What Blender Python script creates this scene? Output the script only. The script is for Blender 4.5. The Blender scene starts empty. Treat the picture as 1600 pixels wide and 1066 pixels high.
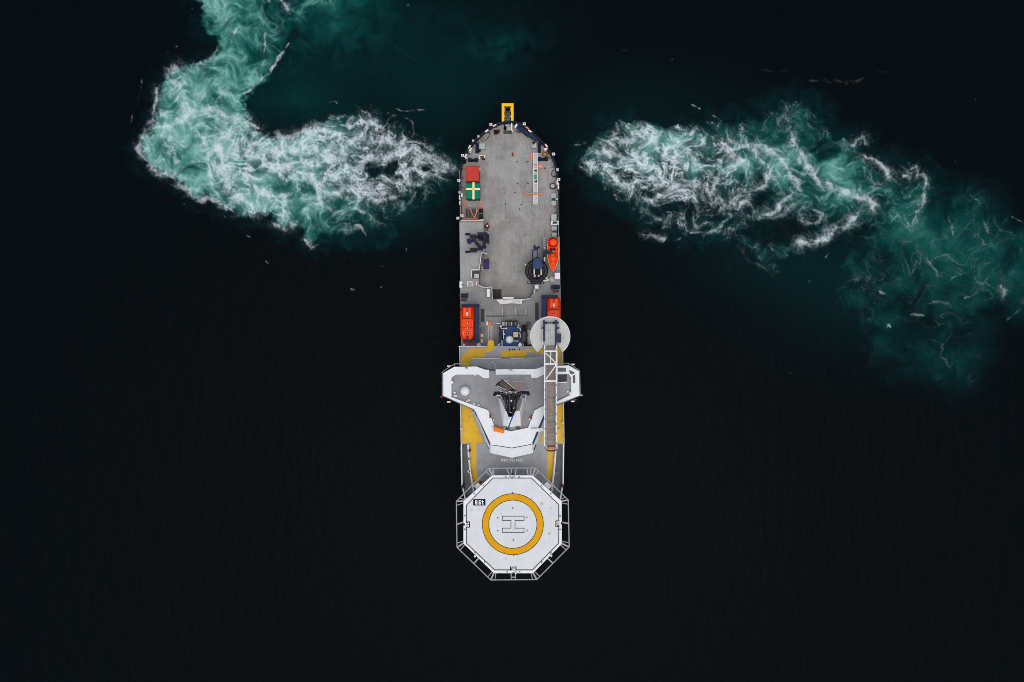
import bpy, bmesh, math, random
import numpy as np
from mathutils import Vector, Matrix
from mathutils.geometry import tessellate_polygon
random.seed(3)
C = bpy.context.scene.collection
PI = math.pi
CAM_Z, F = 140.0, 1067.0            # drone height in metres; focal length in photo pixels

def W(px, py, z=0.0):
    """the point at height z that the drone, looking straight down, sees at photo pixel (px, py)"""
    s = (CAM_Z - z) / F
    return ((px - 800.0) * s, (533.0 - py) * s, z)
def PP(pts, z): return [W(x, y, z)[:2] for x, y in pts]
def rg(ox, oy, s): return lambda pts: [(ox + u / s, oy + v / s) for u, v in pts]
R3, R4, R5, R6 = rg(700, 420, 7.105), rg(680, 550, 5.921), rg(700, 700, 7.105), rg(700, 780, 7.105)

# ------------------------------------------------------------------ materials
def lin(c):
    c = c / 255.0
    return c / 12.92 if c <= 0.04045 else ((c + 0.055) / 1.055) ** 2.4
def rgb(*c): return tuple(lin(v) for v in c) + (1.0,)
class NT:
    def __init__(s, name):
        s.m = bpy.data.materials.new(name); s.m.use_nodes = True; s.t = s.m.node_tree
        s.b = s.t.nodes['Principled BSDF']; s.co = s.t.nodes.new('ShaderNodeTexCoord').outputs['Object']
    def n(s, kind, **kw):
        o = s.t.nodes.new(kind)
        for k, v in kw.items():
            if hasattr(o, k): setattr(o, k, v)
            else: o.inputs[k.replace('_', ' ')].default_value = v
        return o
    def l(s, a, b): s.t.links.new(a, b)
    def noise(s, scale, detail=4, stretch=None, rough=0.55):
        o = s.n('ShaderNodeTexNoise', Scale=scale, Detail=detail, Roughness=rough)
        if stretch:
            mp = s.n('ShaderNodeMapping'); mp.inputs['Scale'].default_value = stretch
            s.l(s.co, mp.inputs['Vector']); s.l(mp.outputs[0], o.inputs['Vector'])
        else: s.l(s.co, o.inputs['Vector'])
        return o.outputs['Fac']
    def ramp(s, fac, stops):
        o = s.n('ShaderNodeValToRGB'); e = o.color_ramp.elements
        while len(e) > 1: e.remove(e[0])
        e[0].position = stops[0][0]; e[0].color = stops[0][1]
        for p, c in stops[1:]:
            k = e.new(p); k.color = c
        s.l(fac, o.inputs['Fac']); return o.outputs['Color']
    def mix(s, fac, a, b, blend='MIX'):
        o = s.n('ShaderNodeMix', data_type='RGBA', blend_type=blend)
        for sock, v in ((o.inputs[0], fac), (o.inputs[6], a), (o.inputs[7], b)):
            if isinstance(v, bpy.types.NodeSocket): s.l(v, sock)
            else: sock.default_value = v
        return o.outputs[2]
    def math(s, op, a, b=0.0):
        o = s.n('ShaderNodeMath', operation=op)
        for sock, v in ((o.inputs[0], a), (o.inputs[1], b)):
            if isinstance(v, bpy.types.NodeSocket): s.l(v, sock)
            else: sock.default_value = v
        return o.outputs[0]
_M = {}
def paint(name, c, rough=0.5, wear=0.10, dirt=(90, 80, 70), amount=0.25, metal=0.0):
    """painted metal: slight tone drift plus irregular soiling"""
    if name in _M: return _M[name]
    k = NT(name); base = rgb(*c)
    lo = tuple(v * (1 - wear) for v in base[:3]) + (1,); hi = tuple(min(1, v * (1 + wear)) for v in base[:3]) + (1,)
    col = k.ramp(k.noise(0.9, 5), [(0.3, lo), (0.7, hi)])
    stain = k.ramp(k.noise(2.3, 6, rough=0.65), [(0.56, (0, 0, 0, 1)), (0.74, (amount,) * 3 + (1,))])
    col = k.mix(stain, col, rgb(*dirt))
    k.l(col, k.b.inputs['Base Color']); k.b.inputs['Roughness'].default_value = rough; k.b.inputs['Metallic'].default_value = metal
    k.b.inputs['Specular IOR Level'].default_value = 0.14
    _M[name] = k.m; return k.m
def deck_paint(name, c, brown, speck, seam=1.0, streak=0.5, grit=.35, var=(.80, 1.16)):
    """worn deck plating: blotches, drag streaks along the hull, plate seams, dark spots"""
    k = NT(name); base = rgb(*c)
    lo = tuple(v * var[0] for v in base[:3]) + (1,); hi = tuple(v * var[1] for v in base[:3]) + (1,)
    col = k.ramp(k.noise(0.35, 6, rough=0.62), [(0.28, lo), (0.72, hi)])
    b = k.ramp(k.noise(0.16, 7, rough=0.68), [(0.50, (0, 0, 0, 1)), (0.72, (brown,) * 3 + (1,))])
    col = k.mix(b, col, rgb(122, 114, 102))
    st = k.ramp(k.noise(1.0, 5, (1.6, 0.22, 1)), [(0.52, (0, 0, 0, 1)), (0.75, (streak,) * 3 + (1,))])
    col = k.mix(st, col, tuple(v * 0.62 for v in base[:3]) + (1,))
    br = k.n('ShaderNodeTexBrick'); br.offset = 0.5
    br.inputs['Scale'].default_value = 1.0; br.inputs['Brick Width'].default_value = 2.6; br.inputs['Row Height'].default_value = 6.0
    br.inputs['Mortar Size'].default_value = 0.035; br.inputs['Mortar Smooth'].default_value = 0.5
    br.inputs['Color1'].default_value = (1, 1, 1, 1); br.inputs['Color2'].default_value = (0.93, 0.93, 0.94, 1); br.inputs['Mortar'].default_value = (0.72, 0.71, 0.70, 1)
    k.l(k.co, br.inputs['Vector']); col = k.mix(seam, col, k.mix(1.0, col, br.outputs['Color'], 'MULTIPLY'))
    fi = k.ramp(k.noise(1.7, 8, (2.2, .8, 1), .75), [(0.36, (.80, .80, .80, 1)), (0.64, (1.12, 1.12, 1.11, 1))]); col = k.mix(grit, col, k.mix(1.0, col, fi, 'MULTIPLY'))
    pa = k.ramp(k.noise(.22, 2, (1, .5, 1)), [(0.56, (0, 0, 0, 1)), (0.575, (.30 * grit,) * 3 + (1,))]); col = k.mix(pa, col, tuple(min(1, v * 1.22) for v in base[:3]) + (1,))
    sp = k.ramp(k.noise(3.2, 3), [(0.66, (0, 0, 0, 1)), (0.74, (speck,) * 3 + (1,))])
    col = k.mix(sp, col, rgb(62, 58, 54))
    k.l(col, k.b.inputs['Base Color']); k.b.inputs['Roughness'].default_value = 0.7; k.b.inputs['Specular IOR Level'].default_value = 0.2
    return k.m

# ------------------------------------------------------------------ mesh builder
class MB:
    def __init__(s): s.v = []; s.f = []
    def add(s, vs, fs):
        o = len(s.v); s.v += [tuple(p) for p in vs]; s.f += [tuple(i + o for i in f) for f in fs]; return s
    def prism(s, loops, z0, z1, bottom=True):
        """flat plate with optional holes: loops[0] outside, the others holes, extruded from z0 to z1"""
        if not isinstance(loops[0][0], (tuple, list)): loops = [loops]
        flat = [p for lp in loops for p in lp]
        tri = tessellate_polygon([[Vector((x, y, 0)) for x, y in lp] for lp in loops])
        n = len(flat); vs = [(x, y, z1) for x, y in flat] + [(x, y, z0) for x, y in flat]; fs = []
        for a, b, c in tri:
            A, B, D = flat[a], flat[b], flat[c]
            if (B[0] - A[0]) * (D[1] - A[1]) - (B[1] - A[1]) * (D[0] - A[0]) < 0: b, c = c, b
            fs.append((a, b, c))
            if bottom: fs.append((a + n, c + n, b + n))
        o = 0
        for lp in loops:
            m = len(lp)
            for i in range(m):
                j = (i + 1) % m; fs.append((o + i, o + i + n, o + j + n, o + j))
            o += m
        return s.add(vs, fs)
    def box(s, x0, y0, x1, y1, z0, z1):
        x0, x1 = sorted((x0, x1)); y0, y1 = sorted((y0, y1))
        return s.add([(x0, y0, z0), (x1, y0, z0), (x1, y1, z0), (x0, y1, z0), (x0, y0, z1), (x1, y0, z1), (x1, y1, z1), (x0, y1, z1)],
                     [(0, 3, 2, 1), (4, 5, 6, 7), (0, 1, 5, 4), (1, 2, 6, 5), (2, 3, 7, 6), (3, 0, 4, 7)])
    def pbox(s, px0, py0, px1, py1, z0, z1):
        """box whose top (at z1) covers the photo rectangle"""
        a, b = W(px0, py0, z1), W(px1, py1, z1); return s.box(a[0], a[1], b[0], b[1], z0, z1)
    def frust(s, bot, top):
        n = len(bot); return s.add(list(bot) + list(top), [tuple(range(n - 1, -1, -1)), tuple(range(n, 2 * n))] + [(i, (i + 1) % n, n + (i + 1) % n, n + i) for i in range(n)])
    def bar(s, p, q, w, h=None, n=4):
        """straight bar: square section for n=4, round for more"""
        p, q = Vector(p), Vector(q); d = (q - p)
        if d.length < 1e-6: return s
        d.normalize(); up = Vector((0, 0, 1)) if abs(d.z) < 0.95 else Vector((0, 1, 0))
        a = d.cross(up).normalized(); b = a.cross(d).normalized(); h = h or w; vs = []
        for e in (p, q):
            for i in range(n):
                if n == 4: cx, cy = ((-1, -1), (1, -1), (1, 1), (-1, 1))[i]; o = a * (cx * w / 2) + b * (cy * h / 2)
                else: t = 2 * PI * i / n; o = a * (math.cos(t) * w / 2) + b * (math.sin(t) * h / 2)
                vs.append(e + o)
        return s.add(vs, [tuple(range(n - 1, -1, -1)), tuple(range(n, 2 * n))] + [(i, (i + 1) % n, n + (i + 1) % n, n + i) for i in range(n)])
    def path(s, pts, w, n=6, closed=False):
        m = len(pts)
        for i in range(m if closed else m - 1): s.bar(pts[i], pts[(i + 1) % m], w, None, n)
        return s
    def cyl(s, x, y, z0, z1, r, n=24, r2=None):
        r2 = r if r2 is None else r2; t = [2 * PI * i / n for i in range(n)]
        return s.frust([(x + r * math.cos(a), y + r * math.sin(a), z0) for a in t], [(x + r2 * math.cos(a), y + r2 * math.sin(a), z1) for a in t])
    def ring(s, x, y, z, R, r, n=28, m=6):
        vs = []; fs = []
        for i in range(n):
            a = 2 * PI * i / n
            for j in range(m):
                b = 2 * PI * j / m; q = R + r * math.cos(b); vs.append((x + q * math.cos(a), y + q * math.sin(a), z + r * math.sin(b)))
        for i in range(n):
            for j in range(m): fs.append((i * m + j, ((i + 1) % n) * m + j, ((i + 1) % n) * m + (j + 1) % m, i * m + (j + 1) % m))
        return s.add(vs, fs)
    def dome(s, x, y, z, r, squash=1.0, lo=-0.35, n=24, m=10):
        vs = []; fs = []
        for j in range(m):
            t = lo * PI / 2 + (0.999 - lo) * PI / 2 * j / (m - 1)
            for i in range(n):
                a = 2 * PI * i / n; vs.append((x + r * math.cos(t) * math.cos(a), y + r * math.cos(t) * math.sin(a), z + r * squash * math.sin(t)))
        for j in range(m - 1):
            for i in range(n): fs.append((j * n + i, j * n + (i + 1) % n, (j + 1) * n + (i + 1) % n, (j + 1) * n + i))
        fs.append(tuple(range((m - 1) * n, m * n))); fs.append(tuple(range(n - 1, -1, -1))); return s.add(vs, fs)
    def loft(s, secs):
        n = len(secs[0]); vs = [p for q in secs for p in q]; fs = []
        for k in range(len(secs) - 1):
            for i in range(n): fs.append((k * n + i, k * n + (i + 1) % n, (k + 1) * n + (i + 1) % n, (k + 1) * n + i))
        fs.append(tuple(range(n - 1, -1, -1))); fs.append(tuple(range((len(secs) - 1) * n, len(secs) * n))); return s.add(vs, fs)
    def build(s, name, mat, parent=None, smooth=False, label=None, bevel=0.0):
        me = bpy.data.meshes.new(name); off = Vector((0, 0, 0))
        q = parent
        while q is not None: off += q.location; q = q.parent
        me.from_pydata([tuple(Vector(p) - off) for p in s.v], [], s.f); me.validate()
        bm = bmesh.new(); bm.from_mesh(me); bmesh.ops.recalc_face_normals(bm, faces=bm.faces); bm.to_mesh(me); bm.free()
        me.materials.append(mat)
        if smooth: me.polygons.foreach_set('use_smooth', [True] * len(me.polygons))
        o = bpy.data.objects.new(name, me); C.objects.link(o); o.parent = parent
        if bevel:
            b = o.modifiers.new('edge', 'BEVEL'); b.width = bevel; b.segments = 2; b.limit_method = 'ANGLE'
        if label: o['label'] = label
        return o
def thing(name, label, cat, loc=(0, 0, 0), group=None):
    o = bpy.data.objects.new(name, None); C.objects.link(o); o.location = loc
    o.empty_display_size = 0.3; o['label'] = label; o['category'] = cat
    if group: o['group'] = group
    return o
def tag(o, label, cat, group=None):
    o['label'] = label; o['category'] = cat
    if group: o['group'] = group
    return o
def dup(root, loc, rotz=0.0, label=None):
    """copy a thing with copies of its parts and sub-parts"""
    r = root.copy(); C.objects.link(r); r.location = loc; r.rotation_euler = (0, 0, rotz)
    if label: r['label'] = label
    def kids(a, b):
        for ch in list(a.children):
            c = ch.copy(); C.objects.link(c); c.parent = b; kids(ch, c)
    kids(root, r); return r
def lettering(name, text, x, y, z, h, rot, mat, parent, bold=0.0, stretch=1.0, space=1.0):
    cu = bpy.data.curves.new(name, 'FONT'); cu.body = text; cu.align_x = 'CENTER'; cu.align_y = 'CENTER'
    cu.size = h * 1.38; cu.offset = bold; cu.space_character = space; cu.extrude = 0.003
    t = bpy.data.objects.new(name, cu); C.objects.link(t)
    dg = bpy.context.evaluated_depsgraph_get(); me = bpy.data.meshes.new_from_object(t.evaluated_get(dg))
    bpy.data.objects.remove(t)
    ca, sa = math.cos(rot), math.sin(rot); off = Vector((0, 0, 0)); q = parent
    while q is not None: off += q.location; q = q.parent
    for v in me.vertices:
        u, w = v.co.x * stretch, v.co.y; v.co = Vector((x + u * ca - w * sa, y + u * sa + w * ca, z + v.co.z)) - off
    me.materials.clear(); me.materials.append(mat)
    o = bpy.data.objects.new(name, me); C.objects.link(o); o.parent = parent; return o
GLYPH = {'8': '111101111101111', '6': '111100111101111', 't': '010111010010011', '1': '110010010010010', '.': '0'}
def stencil(name, text, x, y, z, h, wd, rot, mat, parent):
    """blocky stencilled figures, one mesh"""
    mb = MB(); ca, sa = math.cos(rot), math.sin(rot); cw, ch = wd / 3, h / 5; tot = sum(.42 * wd if c == '.' else wd * 1.18 for c in text) - .18 * wd; u = -tot / 2
    for c in text:
        if c == '.': cells = [(u, -h / 2, u + cw, -h / 2 + ch)]; adv = .42 * wd
        else:
            cells = []; g = GLYPH[c]; adv = wd * 1.18
            for r in range(5):
                k = 0
                while k < 3:
                    if g[r * 3 + k] == '1':
                        e = k
                        while e < 3 and g[r * 3 + e] == '1': e += 1
                        cells.append((u + k * cw, h / 2 - (r + 1) * ch, u + e * cw, h / 2 - r * ch)); k = e
                    else: k += 1
        for x0, y0, x1, y1 in cells:
            q = [(x0, y0), (x1, y0), (x1, y1), (x0, y1)]; mb.add([(x + a_ * ca - b_ * sa, y + a_ * sa + b_ * ca, z) for a_, b_ in q], [(0, 1, 2, 3)])
        u += adv
    return mb.build(name, mat, parent)
def rail(mb, pts, h=1.05, step=1.6, w=0.09, mids=1, closed=False):
    """guard rail along 3-D points: posts, top bar, middle bars"""
    m = len(pts); segs = [(pts[i], pts[(i + 1) % m]) for i in range(m if closed else m - 1)]
    for p, q in segs:
        p, q = Vector(p), Vector(q); n = max(1, round((q - p).length / step)); up = Vector((0, 0, h))
        mb.bar(p + up, q + up, w)
        for k in range(1, mids + 1): mb.bar(p + up * k / (mids + 1), q + up * k / (mids + 1), w * 0.6)
        for k in range(n + 1):
            a = p.lerp(q, k / n); mb.bar(a, a + up, w * 0.8)
    return mb

NAVY = paint('navy_paint', (19, 31, 58), 0.45, 0.15, (40, 44, 52), 0.3)
BLUE = paint('deep_blue_paint', (18, 46, 80), 0.45, 0.15, (20, 34, 52), 0.4)
BLUE2 = paint('house_blue', (20, 62, 106), 0.45, 0.2, (16, 36, 58), 0.5)
BLACK = paint('black_paint', (10, 11, 13), 0.55, 0.2, (30, 30, 32), 0.3)
DARKG = paint('dark_grey_steel', (58, 62, 66), 0.55, 0.2, (40, 34, 30), 0.4)
MIDG = paint('mid_grey_steel', (112, 116, 120), 0.55, 0.12)
LIGHTG = paint('light_grey_steel', (172, 178, 178), 0.55, 0.1, (120, 112, 100), 0.3)
GREENG = paint('grey_green_paint', (158, 172, 168), 0.55, 0.08, (110, 104, 92), 0.3)
WHITE = paint('white_paint', (217, 224, 229), 0.45, 0.03, (168, 164, 156), 0.34)
RAILW = paint('rail_white', (208, 210, 212), 0.5, 0.05, (140, 130, 120), 0.3)
RAILG = paint('rail_grey', (158, 160, 162), 0.5, 0.08, (120, 110, 100), 0.3)
YELLOW = paint('walkway_yellow', (212, 172, 52), 0.6, 0.10, (134, 118, 80), 0.5)
YELLOWB = paint('safety_yellow', (250, 192, 12), 0.45, 0.06, (150, 110, 30), 0.25)
ORING = paint('helideck_yellow', (212, 155, 0), 0.6, 0.07, (190, 150, 30), 0.4)
ORANGE = paint('boat_orange', (243, 76, 20), 0.38, 0.10, (170, 50, 20), 0.35)
ORANGED = paint('boat_orange_canopy', (236, 72, 22), 0.42, 0.12, (160, 50, 20), 0.4)
ORANGEB = paint('bright_orange_cloth', (255, 122, 10), 0.8, 0.06)
SALMON = paint('salmon_orange', (240, 128, 92), 0.6, 0.1)
RED = paint('container_red', (188, 58, 48), 0.6, 0.10, (120, 50, 40), 0.4)
DARKRED = paint('valve_red', (128, 28, 34), 0.5, 0.2)
BROWN = paint('rust_brown', (92, 52, 36), 0.8, 0.25)
TAN = paint('tan_rope', (150, 112, 62), 0.9, 0.2, (90, 66, 36), 0.5)
CREAM = paint('cream_strap', (238, 222, 168), 0.8, 0.05)
GREEN = paint('tarpaulin_green', (8, 118, 96), 0.7, 0.14, (6, 80, 66), 0.5)
BEIGE = paint('beige_paint', (196, 186, 158), 0.6, 0.08)
PINK = paint('faded_orange', (232, 200, 184), 0.6, 0.08)
GLASS = paint('tinted_glass', (72, 80, 90), 0.15, 0.15, (60, 66, 74), 0.2)
TREAD = paint('gangway_tread', (138, 131, 125), 0.8, 0.12, (100, 92, 84), 0.5)
BULW = paint('bulwark_navy', (17, 25, 44), 0.5, 0.25, (40, 42, 50), 0.4)
SCANB = paint('scanner_brown', (112, 96, 76), .6, .15)
SCAN = paint('scanner_grey', (88, 80, 76), 0.6, 0.12)
POLEBLUE = paint('pole_blue', (28, 84, 142), 0.5, 0.1)
DECK = deck_paint('worn_deck_plating', (147, 148, 147), 0.6, 0.7, 0.8, 0.6, 1.0)
DECK2 = deck_paint('boat_deck_paint', (137, 138, 139), 0.22, 0.25, 0.7, 0.25)
DECKL = deck_paint('platform_paint', (152, 155, 156), 0.18, 0.25, 0.6, 0.2)
DECK3 = deck_paint('fore_deck_paint', (160, 164, 168), 0.08, 0.12, 0.4, 0.12)
ROOFG = deck_paint('bridge_roof_paint', (138, 141, 145), 0.06, 0.10, 0.25, 0.10)
DECKD = deck_paint('side_deck_paint', (104, 108, 112), 0.10, 0.15, 0.5, 0.2)
HELI = deck_paint('helideck_white', (208, 215, 220), .10, .22, .30, .10, .14, (.94, 1.04))
GUTTER = paint('gutter_white', (222, 225, 229), 0.5, 0.05, (150, 144, 138), 0.5)
DISC = paint('platform_grey', (186, 192, 188), 0.6, 0.06, (150, 152, 146), 0.35)
# ---- WATER FIELDS (numpy): where the thruster wash has whipped air into the sea
import numpy as np
rng = np.random.RandomState(7)
_PERM = np.concatenate([rng.permutation(512)] * 3).astype(np.int32)
_ANG = rng.rand(512) * 2 * np.pi
_GX, _GY = np.cos(_ANG).astype(np.float32), np.sin(_ANG).astype(np.float32)

def perlin(x, y, seed=0):
    x = x + seed * 17.31; y = y + seed * 9.17
    xi = np.floor(x); yi = np.floor(y)
    fx = (x - xi).astype(np.float32); fy = (y - yi).astype(np.float32)
    xi = xi.astype(np.int32) & 511; yi = yi.astype(np.int32) & 511
    u = fx * fx * fx * (fx * (fx * 6 - 15) + 10); v = fy * fy * fy * (fy * (fy * 6 - 15) + 10)
    a = _PERM[xi] + yi; b = _PERM[xi + 1] + yi
    def g(h, dx, dy):
        return _GX[h] * dx + _GY[h] * dy
    n00 = g(_PERM[a], fx, fy); n10 = g(_PERM[b], fx - 1, fy)
    n01 = g(_PERM[a + 1], fx, fy - 1); n11 = g(_PERM[b + 1], fx - 1, fy - 1)
    n0 = n00 + u * (n10 - n00); n1 = n01 + u * (n11 - n01)
    return (n0 + v * (n1 - n0)) * 1.45

def fbm(x, y, wl, octs, seed=0, gain=0.5):
    t = 0; a = 1.0; s = 0
    for k in range(octs):
        t = t + a * perlin(x / wl, y / wl, seed + k * 3.7); s += a; a *= gain; wl *= 0.5
    return t / s

def sstep(a, b, x):
    t = np.clip((x - a) / (b - a), 0, 1); return t * t * (3 - 2 * t)

def curl(x, y, wl, octs, seed, gain=0.6):
    e = wl * 0.02
    f = lambda X, Y: fbm(X, Y, wl, octs, seed, gain)
    p0 = f(x, y); px = f(x + e, y); py = f(x, y + e)
    return (py - p0) / e * wl, -(px - p0) / e * wl

def seg_dist(x, y, pts, wid=None):
    """distance to a polyline, parameter and interpolated width"""
    best = np.full(x.shape, 1e9, np.float32); bt = np.zeros(x.shape, np.float32)
    n = len(pts) - 1
    for i in range(n):
        x0, y0 = pts[i]; x1, y1 = pts[i + 1]
        dx, dy = x1 - x0, y1 - y0; L = dx * dx + dy * dy + 1e-9
        t = np.clip(((x - x0) * dx + (y - y0) * dy) / L, 0, 1)
        d = np.hypot(x - x0 - t * dx, y - y0 - t * dy)
        m = d < best
        best[m] = d[m]; bt[m] = ((i + t) / n)[m]
    return best, bt

def poly_sd(x, y, pts):
    """signed distance to a closed polygon, positive inside"""
    inside = np.zeros(x.shape, bool)
    best = np.full(x.shape, 1e9, np.float32)
    n = len(pts)
    for i in range(n):
        x0, y0 = pts[i]; x1, y1 = pts[(i + 1) % n]
        dx, dy = x1 - x0, y1 - y0; L = dx * dx + dy * dy + 1e-9
        t = np.clip(((x - x0) * dx + (y - y0) * dy) / L, 0, 1)
        best = np.minimum(best, np.hypot(x - x0 - t * dx, y - y0 - t * dy))
        c = (y0 > y) != (y1 > y)
        inside ^= c & (x < (x1 - x0) * (y - y0) / (y1 - y0 + 1e-12) + x0)
    return np.where(inside, best, -best)

def blob(x, y, cx, cy, rx, ry, rot=0.0):
    c, s = np.cos(rot), np.sin(rot)
    u = ((x - cx) * c + (y - cy) * s) / rx; v = (-(x - cx) * s + (y - cy) * c) / ry
    return np.exp(-(u * u + v * v))

L_MAIN = [(300,-190),(318,-90),(306,-40),(308,0),(311,19),(305,34),(316,49),(329,62),(341,62),(339,75),(327,88),(316,96),(305,97),(288,97),(275,100),(260,112),(247,139),(241,165),(235,187),(232,204),(219,215),(213,230),(220,245),(235,264),(245,275),(262,277),(273,286),(290,297),(297,312),(309,316),(320,311),(350,326),(365,337),(384,347),(402,340),(420,337),(431,354),(444,362),(465,357),(472,372),(485,387),(499,384),(506,371),(538,374),(572,372),(600,368),(645,340),(690,295),(716,275),(716,252),(690,235),(655,222),(620,200),(585,178),(545,172),(510,183),(480,198),(452,210),(425,210),(404,200),(392,186),(384,166),(392,150),(410,138),(428,118),(446,92),(456,70),(456,48),(480,30),(520,8),(545,-60),(520,-190)]
R_MAIN = [(903,252),(915,225),(945,197),(968,182),(1000,185),(1040,192),(1080,192),(1120,182),(1150,186),(1180,180),(1190,166),(1215,156),(1250,155),(1275,166),(1295,190),(1306,212),(1330,216),(1352,214),(1356,240),(1390,248),(1430,262),(1452,276),(1452,300),(1447,330),(1438,360),(1400,372),(1350,362),(1318,374),(1290,390),(1240,402),(1215,432),(1190,425),(1172,400),(1150,384),(1100,374),(1060,370),(1010,347),(975,322),(940,300),(915,275)]
R_TAIL = [(1400,270),(1450,262),(1500,272),(1560,300),(1590,345),(1760,400),(1760,500),(1590,505),(1560,498),(1548,560),(1532,605),(1495,618),(1440,600),(1395,590),(1355,568),(1340,525),(1300,490),(1290,440),(1310,400),(1350,350)]

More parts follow.
